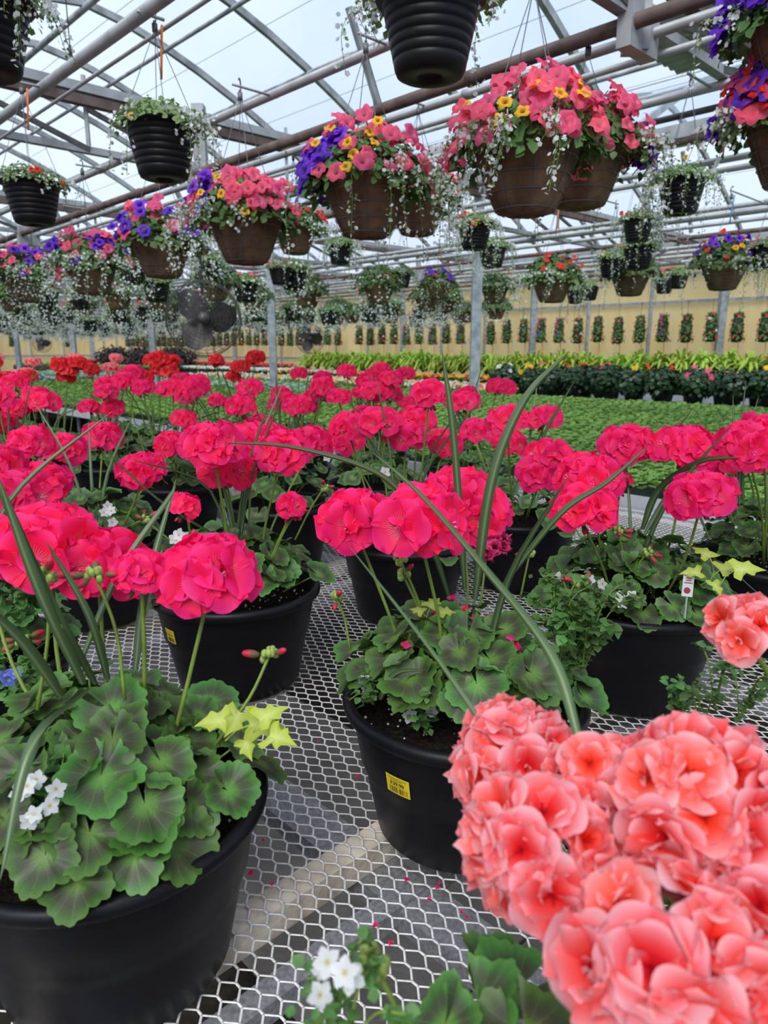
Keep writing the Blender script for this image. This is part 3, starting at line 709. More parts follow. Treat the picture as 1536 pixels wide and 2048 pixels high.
p2, b2, c2 = planter('middle black pot with a yellow price sticker and fallen pink petals on its leaves', PX(929, 1385), heads=[(712, 1030, 168), (838, 1035, 190), (952, 1018, 150), (920, 985, 150), (975, 1085, 108, 'faded')], nleaf=52, hi=True, rblades=1,
    buds=[(806, 1150, 1.0, 870, 1290, 1.02), (672, 1195, 1.05, 700, 1300, 1.05), (1160, 1165, 1.05, 1060, 1340, 1.05), (800, 1120, .99, 860, 1270, 1.02)],
    blades=[([(930, 1180, 1.08), (908, 880, 1.0), (884, 700, .97)], .011), ([(950, 1200, 1.08), (985, 960, 1.02), (1050, 800, 1.0), (1135, 706, 1.0)], .015), ([(1000, 1180, 1.12), (1120, 1030, 1.05), (1215, 965, 1.05), (1300, 890, 1.05)], .010), ([(760, 1400, .98), (790, 1350, .95), (850, 1340, .92)], .010), ([(900, 1200, 1.1), (860, 1090, 1.05), (775, 960, 1.), (600, 898, .98), (438, 884, .97)], .009)])
p3, b3, c3 = planter('black pot between front-left and middle pots, leaves spilling over its right side', PX(472, 1172), heads=[(452, 930, 118), (425, 884, 130), (562, 897, 120), (505, 880, 110), (586, 1008, 62, 'hot', (1.4, 5)), (372, 1010, 62, 'hot', (1.3, 5)), (620, 880, 90)], nleaf=55, hi=True, rblades=5,
    buds=[(594, 1022, 1.42, 545, 1120, 1.45), (648, 975, 1.5, 590, 1080, 1.5), (290, 1040, 1.4, 400, 1120, 1.45)], blades=[([(480, 1100, 1.5), (330, 1010, 1.3), (215, 905, 1.2), (0, 1050, 1.0)][:3], .006)])
p4, b4, c4 = planter('black pot at the right with a small white plant tag and a lime vine', PX(1270, 1190), heads=[(1165, 1012, 135), (1400, 985, 135), (1182, 948, 128), (1250, 886, 115), (1372, 892, 122), (1082, 942, 100), (1235, 960, 70, 'hot', (1.5, 4))], nleaf=62, hi=True, rblades=2,
    buds=[(1152, 1160, 1.3, 1120, 1290, 1.3), (1295, 1105, 1.38, 1270, 1160, 1.4), (1235, 1062, 1.4, 1250, 1150, 1.42), (1060, 1105, 1.4, 1040, 1200, 1.4)],
    blades=[([(1285, 1060, 1.5), (1320, 980, 1.45), (1400, 925, 1.35), (1480, 915, 1.3)], .016), ([(1290, 1070, 1.5), (1330, 1000, 1.5), (1365, 950, 1.5)], .012), ([(1420, 1080, 1.5), (1350, 900, 1.45), (1385, 815, 1.4)], .006), ([(1350, 1130, 1.4), (1430, 1120, 1.3), (1520, 1190, 1.25)], .003)])
p5, b5, c5 = planter('black pot standing directly behind the stickered pot', PX(810, 1075), heads=[(700, 850, 88), (812, 868, 90), (760, 840, 92), (890, 882, 80), (835, 838, 85), (690, 880, 80)], nleaf=34, rnd_heads=1)
p6, b6, c6 = planter('black pot in the second row, right of the upright green spike', PX(1040, 1030), heads=[(1100, 905, 100), (1015, 838, 92), (1085, 832, 80), (925, 802, 70), (955, 860, 80), (1020, 880, 76)], nleaf=40, rblades=3)
p7, b7, c7 = planter('black pot cut off by the right frame edge with a tuft of upright spikes', PX(1540, 1115), heads=[(1500, 885, 125), (1530, 868, 118), (1440, 905, 105), (1495, 905, 100)], nleaf=46, hi=True, rblades=2,
    blades=[([(1455 + 8 * i, 1010, 1.75), (1462 + 7 * i, 930, 1.72), (1440 + 26 * i, 760 + 30 * abs(2 - i), 1.7)], .009) for i in range(5)])
p8, b8, c8 = planter('black pot behind the front-left one, with tiny blue flowers and bacopa', PX(-80, 1310), heads=[(40, 985, 135), (-20, 925, 130), (88, 958, 105), (-5, 1305, 110), (20, 1010, 120)], nleaf=46, hi=True, rblades=2,
    buds=[(45, 1280, 1.0, 60, 1350, 1.05)], blades=[([(-60, 1230, 1.1), (20, 1000, 1.1), (225, 822, 1.15)], .008)])
p9, b9, c9 = planter('black pot half hidden behind the front-left flower heads', PX(185, 1080), heads=[(282, 938, 98), (130, 893, 82), (62, 882, 90), (345, 885, 70), (205, 870, 78), (60, 960, 90)], nleaf=48, hi=True, rblades=3, buds=[(290, 1040, 1.8, 250, 1060, 1.85)])
grid = [((2.5, 1.29), 'tall black pot seen behind the two pink heads left of the middle', 'hot', 6), ((1.92, 1.36), 'black pot behind the leaves of the spilling pot', 'hot', 5), ((1.98, 1.84), 'black pot in the third row behind the middle pot', 'hot', 6),
        ((1.95, 2.36), 'black pot nearest the seedling trays, centre of the bench', 'hot', 5), ((2.5, .72), 'black pot at the left edge in the fourth row', 'hot', 6), ((2.52, 1.84), 'black pot in the fourth row below the big fan', 'hot', 6),
        ((2.55, 2.38), 'black pot near the seedling trays in the fourth row', 'hot', 6), ((3.1, .78), 'black pot at the left edge in the fifth row', 'hot', 6), ((3.12, 1.3), 'black pot in the fifth row left of the fan', 'hot', 6), ((3.1, 1.84), 'black pot in the fifth row in line with the fan', 'hot', 5), ((3.12, 2.38), 'black pot in the fifth row next to the seedling trays', 'hot', 6)]
grid += [((3.15, 2.83), 'black pot at the far edge of the bench before the tray rail', 'hot', 5), ((3.7, .75), 'black pot at the left edge in the sixth row', 'hot', 6)]
for (g, lb, cl, nh) in grid: planter(lb, G(*g), cl, nleaf=30, rnd_heads=nh, rblades=5)
for i, v in enumerate((1.25, 1.8, 2.35)): planter(('leftmost', 'middle', 'rightmost')[i] + ' of the three black pots of red geraniums at the back of the bench', G(3.72, v), 'red', nleaf=26, rnd_heads=6, rblades=5, zspread=(-.15, -.03))
for i, v in enumerate((1.28, 1.82)): planter('black pot of mixed salmon and red geraniums at the back left, ' + ('by the frame edge' if i == 0 else 'beside the red ones'), G(4.35, v), ['red', 'salmon', 'salmon'], nleaf=22, rnd_heads=6, rblades=3, zspread=(-.14, -.03))

# near salmon geranium
SP = (.40, .40)
ps, bs, cs = planter('pot of salmon pink geraniums filling the lower right corner close to the lens', SP, 'salmon', nleaf=26, hi=True, rblades=0, lsize=.05,
    blades=[([(1165, 1500, .50), (1100, 1310, .55), (960, 1130, .65), (835, 985, .78), (745, 905, .86)], .0085), ([(1005, 1510, .52), (860, 1300, .58), (700, 1095, .68)], .0042)], buds=[])
SB = lambda c: cs + np.array([(c[0] - cs[0]) * .5, (c[1] - cs[1]) * .5, -.02])
for (x, y, d_, rad, nf) in [(1025, 1515, .53, .056, 17), (1085, 1690, .43, .056, 15), (1390, 1600, .43, .062, 17), (1330, 1910, .365, .062, 16), (1530, 1760, .40, .055, 13), (1500, 2010, .36, .05, 10), (1190, 1580, .47, .045, 9), (1262, 1700, .44, .035, 6)]:
    c = at(x, y, d_); flower_head(ps, c, SB(c), rad, 'salmon', nf, True, face=.9, buds=3, fsc=1.0, spread=1.95, fl=.8)
for (x, y, d_, s, nx) in [(955, 2010, .46, .037, -.6), (1035, 1980, .48, .036, .3), (890, 2050, .44, .030, -.7), (1050, 2070, .43, .038, -.2), (985, 1950, .50, .030, .5)]:
    put('leaf', GLEAF[nx > 0], ps, at(x, y, d_), frame((nx, -.15, 1), R.uniform(0, 6)), s)
bud_head(ps, at(745, 1925, .45), at(830, 2120, .45), n=16, red=0)
# its white bacopa
def blossoms(pl, lst, me=None, sc=1.):
    for (x, y, d_) in lst:
        p = at(x, y, d_); n = nrm(CAMP - p) + np.array([R.gauss(0, .35), R.gauss(0, .3), R.gauss(0, .35)]); put('white_blossom' if me is None else 'blue_blossom', me or BACM, pl, p, frame(n, R.uniform(0, 6)), sc * R.uniform(.9, 1.1))
blossoms(ps, [(655, 1925, .42), (690, 1945, .41), (640, 1990, .42), (700, 1955, .42), (648, 1935, .43)], sc=.95)
bacopa_clump(ps, at(670, 2010, .44), .03, 60, .03, .008); bacopa_clump(ps, at(690, 2080, .42), .04, 60, .03, .009)
# salmon head from the pot beyond the right edge
pe, be, ce = planter('salmon geranium pot outside the right edge, one flower head leaning into view', (.60, .60), 'salmon', nleaf=24, hi=True, rblades=0)
c = at(1500, 1255, .62); h_ = flower_head(pe, c, at(1545, 1500, .66), .045, 'salmon', 5, True, face=.6, buds=7, spread=1.3, fsc=1.2)
for (x, y) in ((1370, 1440), (1430, 1400), (1480, 1420), (1400, 1470)): bacopa_clump(pe, at(x, y, .80), .045, 70, .05, .009)

# bacopa, vines, petals, sticker, tag
blossoms(p1, [(55, 1572, .66), (40, 1585, .66), (112, 1578, .66), (68, 1628, .65), (100, 1612, .66), (60, 1640, .65), (72, 1560, .67)], sc=1.0)
for (x, y) in ((60, 1650), (120, 1590), (30, 1700)): bacopa_clump(p1, at(x, y, .70), .05, 70, .03, .012)
blossoms(p2, [(735, 1375, .98), (742, 1390, .98), (850, 1382, .96), (890, 1408, .95), (820, 1432, .95), (862, 1422, .95), (730, 1362, .98)], sc=1.15)
for (x, y) in ((745, 1395), (800, 1410), (870, 1400), (850, 1440)): bacopa_clump(p2, at(x, y, .97), .05, 70, .025, .012)
for (x, y) in ((1110, 1260), (1150, 1290), (1165, 1330), (1120, 1330), (1180, 1270)): bacopa_clump(p2, at(x, y, 1.0), .065, 130, .05, .014)
blossoms(p4, [(1115, 1155, 1.33), (1180, 1160, 1.33), (1205, 1168, 1.32), (1237, 1195, 1.30), (1245, 1205, 1.3), (1264, 1192, 1.3), (1120, 1165, 1.33)], sc=1.35)
for (x, y) in ((1120, 1180), (1180, 1195), (1240, 1210)): bacopa_clump(p4, at(x, y, 1.33), .06, 80, .03, .013)
blossoms(p9, [(215, 1012, 1.7), (222, 1022, 1.7), (208, 1025, 1.7), (225, 1045, 1.7)], sc=1.5)
blossoms(p3, [(358, 1070, 1.35), (368, 1075, 1.35), (350, 1078, 1.35), (470, 980, 1.55)], sc=1.5)
blossoms(p5, [(770, 945, 1.9), (640, 900, 2.1), (655, 915, 2.1)], sc=1.8)
blossoms(p8, [(10, 1350, .95), (28, 1348, .95), (18, 1360, .95)], BLUEM, 1.1)
for (x, y) in ((20, 1390), (60, 1200), (30, 1230), (80, 1400), (20, 1160)): bacopa_clump(p8, at(x, y, 1.0), .06, 100, .04, .014)
def ipomoea(seed):
    mb = MB(); rg = random.Random(seed); prof = [(0, .0), (-.10, .20), (-.14, .42), (.06, .50), (.18, .34), (.30, .24), (.44, .34), (.52, .36), (.60, .20), (.80, .09), (1., .0)]
    v = [(0, 0, 0)] + [(x, y, -.22 * x * x + .30 * y - .35 * y * y + .03 * rg.gauss(0, 1)) for x, y in prof[1:-1]] + [(1, 0, -.25)] + [(x, -y, -.22 * x * x + .30 * y - .35 * y * y + .03 * rg.gauss(0, 1)) for x, y in reversed(prof[1:-1])]
    v.append((.25, 0, -.03)); n = len(v) - 1; f = [(n, i, (i + 1) % n) for i in range(n)]
    mb.add(v, f, 0, np.array([.2] + [1.] * (n - 1) + [.1])); tube(mb, [(0, 0, 0), (-.3, 0, -.25), (-.5, 0, -.7)], .025, 4, 0, False); return mb.mesh('vine_leaf', 'lime')
IP = [ipomoea(s) for s in range(3)]
for pl, lst in ((p1, [(480, 1425, .74, -1.9, .042), (500, 1450, .72, .1, .060), (455, 1440, .74, 3.3, .048), (520, 1440, .71, .6, .045), (490, 1480, .74, -1.2, .035), (540, 1470, .70, -.5, .045)]),
                (p4, [(1420, 1115, 1.28, 2.0, .06), (1400, 1145, 1.28, 3., .05), (1440, 1140, 1.26, .2, .06), (1470, 1140, 1.22, -.1, .07), (1425, 1165, 1.25, -1.3, .045)]), (p2, [(860, 1215, 1.0, 1., .04), (880, 1225, 1.0, 0.2, .035), (845, 1225, 1., 2.6, .03)])):
    for (x, y, d_, sp_, s) in lst: put('vine_leaf', R.choice(IP), pl, at(x, y, d_), frame((R.gauss(0, .35), -.5, 1), sp_), s * .72)
def fallen(seed):
    mb = MB(); petal(mb, 1., .42, 0, 3, 3, .3, .25, seed); return mb.mesh('petal', 'faded' if seed < 2 else 'hot')
FP = [fallen(i) for i in range(4)]
for (x, y, s) in [(800, 1287, .028), (712 + 200, 1255, .030), (893, 1195, .02), (920, 1213, .02), (945, 1228, .018), (980, 1245, .022), (1022, 1268, .02), (1015, 1298, .03), (885, 1235, .024), (955, 1290, .014)]:
    put('fallen_petal', R.choice(FP), p2, at(x, y, .985 if y > 1260 else 1.03), frame((R.gauss(0, .2), -.5, 1), R.uniform(0, 6)), s * .75)
for i, (x, y) in enumerate([(503, 1652), (522, 1684), (508, 1751), (543, 1764), (556, 1480), (530, 1508), (638, 1480), (710, 1556), (882, 1775), (852, 1800), (788, 1882), (930, 1825), (818, 1755), (760, 1851), (877, 1768), (935, 1830)]):
    p = onz(x, y, DECK + .006); tag(put('fallen_petal', FP[2 + i % 2], None, p, frame((0, 0, 1), R.uniform(0, 6)), .009 * R.uniform(.7, 1.3)), 'tiny shed pink petal lying on the bench mesh between pots', 'petal', 'fallen petals on the mesh')

# price sticker on the middle pot
pot2 = [q for q in p2.children if q.name.startswith('pot')][0]
def on_pot(b, az, z, off=.0008):
    rs = np.interp(z, [q[1] for q in POTPROF[3:10]], [q[0] for q in POTPROF[3:10]]) + off
    return b + np.array([rs * math.cos(az), rs * math.sin(az), z])
def sticker(b, az0, z0, w_, h_, pl, text=True):
    mb = MB(); n = 6; vs = []
    for i in range(n + 1):
        for j in range(3): vs.append(on_pot(b, az0 + (i / n - .5) * w_ / .15, z0 + (j / 2 - .5) * h_, .0010))
    mb.add(vs, [(i * 3 + j, (i + 1) * 3 + j, (i + 1) * 3 + j + 1, i * 3 + j + 1) for i in range(n) for j in range(2)])
    st = setw(put('price_sticker', mb.mesh('sticker', 'sticker')), pl); st['label'] = 'yellow price sticker with barcode'; WP[st] = WP[pl] * 0
    mb = MB(); x = -.36
    while x < .40:
        bw = R.choice((.012, .02, .035)); vs = []
        for q in (x, x + bw):
            for z in (-.42, -.10): vs.append(on_pot(b, az0 + q * w_ / .15, z0 + z * h_, .0014))
        mb.add(vs, [(0, 2, 3, 1)]); x += bw + R.choice((.015, .03, .045))
    for (zz, xa, xb) in ((.38, -.4, .4), (.29, -.3, .2)):
        vs = []
        for i in range(5):
            for z in (zz, zz - .025): vs.append(on_pot(b, az0 + (xa + (xb - xa) * i / 4) * w_ / .15, z0 + z * h_, .0014))
        mb.add(vs, [(2 * i, 2 * i + 2, 2 * i + 3, 2 * i + 1) for i in range(4)])
    k = put('barcode', mb.mesh('barcode', 'ink', False)); k.parent = st
    tcv = bpy.data.curves.new('price', 'FONT'); tcv.body = '$39.99'; tcv.size = h_ * .30; tcv.align_x = 'CENTER'; tcv.align_y = 'CENTER'; tcv.materials.append(M['ink']); tcv.offset = h_ * .004
    to_ = bpy.data.objects.new('price_text', tcv); COL.objects.link(to_); to_.parent = st
    pp = on_pot(b, az0, z0 + .10 * h_, .0022); nn = nrm(np.array([math.cos(az0), math.sin(az0), -.18])); up = nrm(np.array([0, 0, 1.]) - nn * nn[2]); xx = np.cross(up, nn)
    mt = Matrix(np.stack([xx, up, nn], 1).tolist()).to_4x4(); mt.translation = Vector(pp.tolist()); to_.matrix_basis = mt
    bpy.context.view_layer.update(); me_ = bpy.data.meshes.new_from_object(to_); bpy.data.objects.remove(to_)
    tx = bpy.data.objects.new('price_text', me_); COL.objects.link(tx); tx.parent = st; tx.matrix_basis = mt
    return st
def az_on(b, x): # azimuth on the pot whose surface point shows at image column x, height z
    best = None
    for i in range(400):
        az = -math.pi + math.pi * i / 400; q = on_pot(b, az, .12) - CAMP
        xs = 768 + FPX * q[0] / (q[1] * math.cos(PITCH) - q[2] * math.sin(PITCH))
        if best is None or abs(xs - x) < best[0]: best = (abs(xs - x), az)
    return best[1]
sticker(b2, az_on(b2, 800), .1435, .037, .029, p2)
sticker(b3, az_on(b3, 349), .150, .030, .030, p3)
# plant tag
tp = at(1376, 1170, 1.285); tm = MB(); box(tm, (0, 0, 0), (.010, 0, 0), (0, .0004, 0), (0, 0, .021)); beam(tm, (0, 0, -.022), (0, 0, -.06), .006, .0008)
tg = put('plant_tag', tm.mesh('tag', 'tag', False), p4, tp, frame((.12, .25, 1), 0)); tg['label'] = 'white plant tag with a red flower picture'
mb = MB(); box(mb, (0, -.0008, .0185), (.0095, 0, 0), (0, .0002, 0), (0, 0, .0012))
for (z, a_) in ((.0125, .006), (.0085, .005), (.004, .0075)): box(mb, (0, -.0008, z), (a_, 0, 0), (0, .0002, 0), (0, 0, .0008))
ball(mb, (-.001, -.0005, -.010), (.0065, .0006, .006), 9, 5); k_ = put('tag_print', mb.mesh('print', 'tagred', False)); k_.parent = tg

# ================================================================== HANGING BASKETS
def rounded(n): return n
bmb = MB(); prof = [(0, 0), (.075, .0), (.092, .008), (.105, .03), (.118, .06), (.137, .11), (.155, .16), (.168, .205), (.172, .21), (.164, .212), (.15, .20)]
lathe(bmb, prof, 40); NRg = np.random.default_rng(3)
bmb.v[0] += NRg.normal(0, .0016, bmb.v[0].shape); COIR = bmb.mesh('fibre_basket', 'coir')
wmb = MB()
for z in (.012, .06, .11, .16, .212):
    r_ = np.interp(z, [q[1] for q in prof[:8]], [q[0] for q in prof[:8]]) + .004
    tube(wmb, [(r_ * math.cos(a), r_ * math.sin(a), z) for a in np.linspace(0, 2 * math.pi, 33)], .0016, 4, 0, False)
for k in range(8):
    a = 2 * math.pi * k / 8; tube(wmb, [((q[0] + .004) * math.cos(a), (q[0] + .004) * math.sin(a), q[1]) for q in prof[1:8]], .0013, 4, 0, False)
CAGE = wmb.mesh('wire_cage', 'wire')
kmb = MB(); kp = [(.0, .014), (.035, .012), (.04, .0), (.085, .0), (.097, .006), (.1, .014)]
for i in range(7):
    z = .03 + i * .025; r_ = .102 + .036 * (i / 6.5); kp += [(r_ + .001, z - .0115), (r_ + .0032, z), (r_ + .0052, z + .0105), (r_ + .0036, z + .0118)]
kp += [(.147, .195), (.158, .198), (.160, .208), (.156, .212), (.148, .210), (.14, .19), (.0, .185)]
lathe(kmb, kp, 40); RIBBED = kmb.mesh('ribbed_pot', 'basketpot')
def hanger_mesh(rr, rim, top, n=4, mat='wire', strap=None):
    mb = MB(); apex = np.array([0, 0, top - .05])
    for k in range(n):
        a = 2 * math.pi * k / n + .4; p = np.array([rr * math.cos(a), rr * math.sin(a), rim]); tube(mb, [p, apex], .0016, 4, 0, False)
    tube(mb, [apex, apex + np.array([0, 0, .03])], .006, 6)
    th = np.linspace(-1.9, 2.6, 9); tube(mb, [(0, .022 * math.cos(t), top + .002 + .026 * math.sin(t)) for t in th], .0035, 5)
    box(mb, (0, 0, top - .045), (.010, 0, 0), (0, .006, 0), (0, 0, .016))
    if strap: box(mb, (.018, .01, top - .13), (.005, 0, 0), (0, .001, 0), (.008, 0, .10), 1)
    return mb.mesh('hanger', [mat, strap] if strap else mat)
def mound_T(n, R_, H, ls, z0=.2, low=-.02):
    T = []
    for i in range(n):
        a = R.uniform(0, 6.283); q = math.sqrt(R.random()); rr = R_ * q; z = z0 + low + (H - low) * math.sqrt(max(0, 1 - q * q)) * R.uniform(.45, 1.05)
        nn = np.array([math.cos(a) * q * 1.3 + R.gauss(0, .5), math.sin(a) * q * 1.3 + R.gauss(0, .5), .8])
        T.append((np.array([rr * math.cos(a), rr * math.sin(a), z]), frame(nn, R.uniform(0, 6.28)), ls * R.uniform(.6, 1.25)))
    return T
MOUND = []
for s in range(3):
    mb = MB(); scatter(mb, SL, mound_T(950, .25, .17, .036, low=-.07)); MOUND.append(mb.mesh('foliage', 'basket_leaf'))
MOUND_S = []
for s in range(2):
    mb = MB(); scatter(mb, SL, mound_T(560, .195, .10, .022, low=-.03)); MOUND_S.append(mb.mesh('foliage', 'trail_leaf'))
def strand(L, seed, nb, reach=.05):
    """a trailing stem hanging from the origin: green mesh and its white blossoms"""
    rg = random.Random(seed); mb = MB(); wb = MB(); P = [np.zeros(3), np.array([reach * .8, 0, .005]), np.array([reach * 1.15, rg.gauss(0, .01), -L * .35]), np.array([reach * 1.2 + rg.gauss(0, .015), rg.gauss(0, .02), -L])]
    pts = catmull(P, 8); tube(mb, pts, .0011, 3, 0, False, r=.3); T = []; D = []
    for i in range(int(L * 150) + 8):
        p = pts[rg.randrange(len(pts))] + np.array([rg.gauss(0, .007) for _ in range(3)]); T.append((p, frame((rg.gauss(0, 1), rg.gauss(0, 1), .7), rg.uniform(0, 6)), rg.uniform(.008, .015)))
    for i in range(nb):
        p = pts[min(len(pts) - 1, int(abs(rg.gauss(0, .45)) * len(pts)) if rg.random() < .3 else rg.randrange(len(pts)))] + np.array([rg.gauss(0, .011) for _ in range(3)]); D.append((p, frame((rg.uniform(-.3, 1.2), rg.gauss(0, .8), rg.gauss(.2, .5)), rg.uniform(0, 6)), rg.uniform(.0062, .0092)))
    scatter(mb, SL2, T); scatter(wb, DOT, D); return mb.mesh('trailing_stem', 'trail_leaf'), wb.mesh('blossoms', 'white')
STR = [strand(L, i, int(12 + L * 60), .04 + .02 * (i % 3)) for i, L in enumerate((.08, .12, .16, .2, .26, .30, .36, .14))]
def trail(parent, c, az, which):
    g, wb = STR[which]; F = frame((0, 0, 1), az); a = put('trailing_stem', g, parent, c, F); b = put('blossoms', wb, None); b.parent = a; b['kind'] = 'stuff'; WP[b] = c; return a
def basket(label, px, py, w_, kind, flowers, ntrail=10, top=1.22, group=None, seed=0, bias=None, trsel=(0, 8), d=None, strap=None):
    dia = .344 if kind == 'brown' else .315; s_ = 1.07 if kind == 'brown' else .93; d = d or dia * s_ * FPX / w_; rz_ = ray(px, py)[2]
    if w_ < 130 and rz_ * d > .80: d = .78 / rz_; s_ = w_ * d / FPX / dia
    rim = at(px, py, d); base = rim - np.array([0, 0, .21 * s_])
    t = thing('hanging_basket', label, 'hanging basket', base, group or 'hanging baskets of flowers')
    put('ribbed_pot' if kind != 'brown' else 'fibre_basket', RIBBED if kind != 'brown' else COIR, t, base)
    if kind == 'brown': put('wire_cage', CAGE, t, base)
    tt = max(top + CH - base[2], .45) / s_; hv = float(base @ V); hu = base - V * hv
    pv = min([q[0] for q in PIPES if abs(q[1] - 1.22) < .06], key=lambda q: abs(q - hv)); dv = pv - hv
    if abs(dv) > .03:
        rm = MB(); tube(rm, [V * (-.04 if dv > 0 else .04) + np.array([0, 0, tt * s_ - .005]), V * (dv + (.03 if dv > 0 else -.03)) + np.array([0, 0, tt * s_ - .005])], .006, 6); rod = put('support_rod', rm.mesh('rod', 'galv'), t, base, None, 1 / s_)
        rod.location = (0, 0, 0)
    put('hanger', hanger_mesh(.165 if kind == 'brown' else .152, .208, tt, strap=strap), t, base)
    put('foliage', R.choice(MOUND if kind == 'brown' else MOUND_S), t, base, frame((0, 0, 1), R.uniform(0, 6)), kind='stuff')
    Rr = .265 if kind == 'brown' else .18; Hh = .17 if kind == 'brown' else .09
    for (col, n, a0, a1, q0) in flowers:
        for i in range(int(n * (2.9 if w_ > 140 and kind == 'brown' else 1.6 if kind == 'brown' else 1))):
            a = R.uniform(a0, a1); q = math.sqrt(R.uniform(q0, 1)); rr = Rr * q; z = .19 + Hh * math.sqrt(max(0, 1 - q * q)) * R.uniform(.9, 1.25) + R.uniform(-.05, .05)
            nn = np.array([math.cos(a) * q * 1.0 + R.gauss(0, .35), math.sin(a) * q * 1.0 + R.gauss(0, .35) - .45, .75])
            put('petunia', R.choice(PET[col]), t, base + np.array([rr * math.cos(a), rr * math.sin(a), z]), frame(nn, R.uniform(0, 6)), R.uniform(.85, 1.2))
    for i in range(ntrail):
        a = R.uniform(*bias) if bias and R.random() < .7 else R.uniform(0, 6.283); rr = Rr * R.uniform(.72, .98)
        trail(t, base + np.array([rr * math.cos(a), rr * math.sin(a), .205 + R.uniform(-.02, .02)]), a, R.randrange(*trsel))
    t.scale = (s_, s_, s_); return t
FRONT = (3.4, 6.1)
PI = math.pi
# black ribbed ones
basket('large black ribbed pot hanging at top centre, seen from below', 862, -8, 222, 'black', [('yellow', 3, 3, 4, .5)], 7, bias=(2.2, 3.6), trsel=(0, 4), strap='orange')
basket('black ribbed pot cut off by the upper left corner', -42, 0, 205, 'black', [('scarlet', 1, 5.5, 6.2, .9)], 8, bias=(5.6, 6.8), trsel=(0, 4))
basket('black ribbed pot with yellow-green foliage and an orange strap above, upper left', 322, 250, 152, 'black', [('yellow', 2, 3, 5, .3), ('scarlet', 1, 1, 2, .2)], 12, bias=(5.0, 6.2), trsel=(0, 5), strap='orange')
basket('smaller black ribbed pot with red blooms at the left edge below the strap', 62, 366, 118, 'black', [('scarlet', 4, 5.2, 6.6, .4)], 3, trsel=(0, 2), strap='orange')
# row of brown fibre baskets
cp = [('coral', 40, 0, 6.28, .0), ('yellow', 3, 3.4, 5.5, .4)]
basket('brown fibre basket of coral petunias further along the row, partly hidden by the largest', 1165, 300, 178, 'brown', [('coral', 26, -1.2, 1.4, .1), ('purple', 6, -.3, .4, .9), ('magenta', 2, 1, 2, 0)], 12, bias=(5.2, 6.5))
basket('largest brown fibre basket of coral petunias with white bacopa, upper right of centre', 1055, 290, 214, 'brown', [('coral', 46, 0, 6.28, .0), ('yellow', 3, 2.4, 5.5, .6), ('magenta', 2, 1, 2, 0)], 16, bias=(3.0, 5.2), trsel=(0, 5))
basket('brown basket peeking out behind the petunia basket below the big black pot', 835, 392, 122, 'brown', [('scarlet', 14, -1, 1.5, .3), ('coral', 8, 0, 6.28, 0)], 12, bias=(5, 6.6))
basket('brown fibre basket with coral and purple petunias just left of centre', 733, 360, 178, 'brown', [('coral', 30, 0, 6.28, .0), ('purple', 26, 2.0, 4.2, .3), ('yellow', 3, 3.6, 5, .3)], 12, bias=(5.0, 6.4))
basket('brown basket half hidden right of the third petunia basket', 590, 452, 88, 'brown', [('scarlet', 8, -1, 1.5, .3)], 12, bias=(5, 6.6))
basket('brown fibre basket with coral petunias above the big fan', 490, 432, 150, 'brown', [('coral', 34, 0, 6.28, .0), ('purple', 22, 2.2, 4.0, .4), ('yellow', 3, 3.6, 5, .3)], 14, bias=(3.2, 4.2))
basket('brown fibre basket with mixed coral and purple petunias left of the fan', 322, 478, 122, 'brown', [('coral', 30, 0, 6.28, .0), ('purple', 20, 0, 6.28, .5)], 12, bias=(5.0, 6.4), trsel=(2, 7))
basket('brown basket smothered in white bacopa, second from the left edge', 180, 522, 106, 'brown', [('coral', 26, 0, 6.28, .0), ('purple', 14, 0, 6.28, .3)], 26, bias=FRONT, trsel=(2, 7))
basket('brown basket at the left edge with purple and magenta petunias', 50, 545, 94, 'brown', [('coral', 14, 0, 6.28, .0), ('purple', 18, 0, 6.28, .3), ('magenta', 8, 0, 6.28, 0)], 22, bias=FRONT, trsel=(2, 7))
basket('basket cut off by the right edge, purple and red petunias spilling left', 1608, 235, 215, 'brown', [('coral', 16, 2, 4.2, .2), ('scarlet', 12, 2.4, 3.9, .7), ('purple', 12, 2, 4.2, .5)], 8, bias=(2.6, 3.6), trsel=(0, 4))
basket('brown basket above the top right corner trailing purple petunias', 1625, 40, 230, 'brown', [('purple', 22, 2.4, 4, .6)], 4, bias=(2.6, 3.6), trsel=(0, 4))
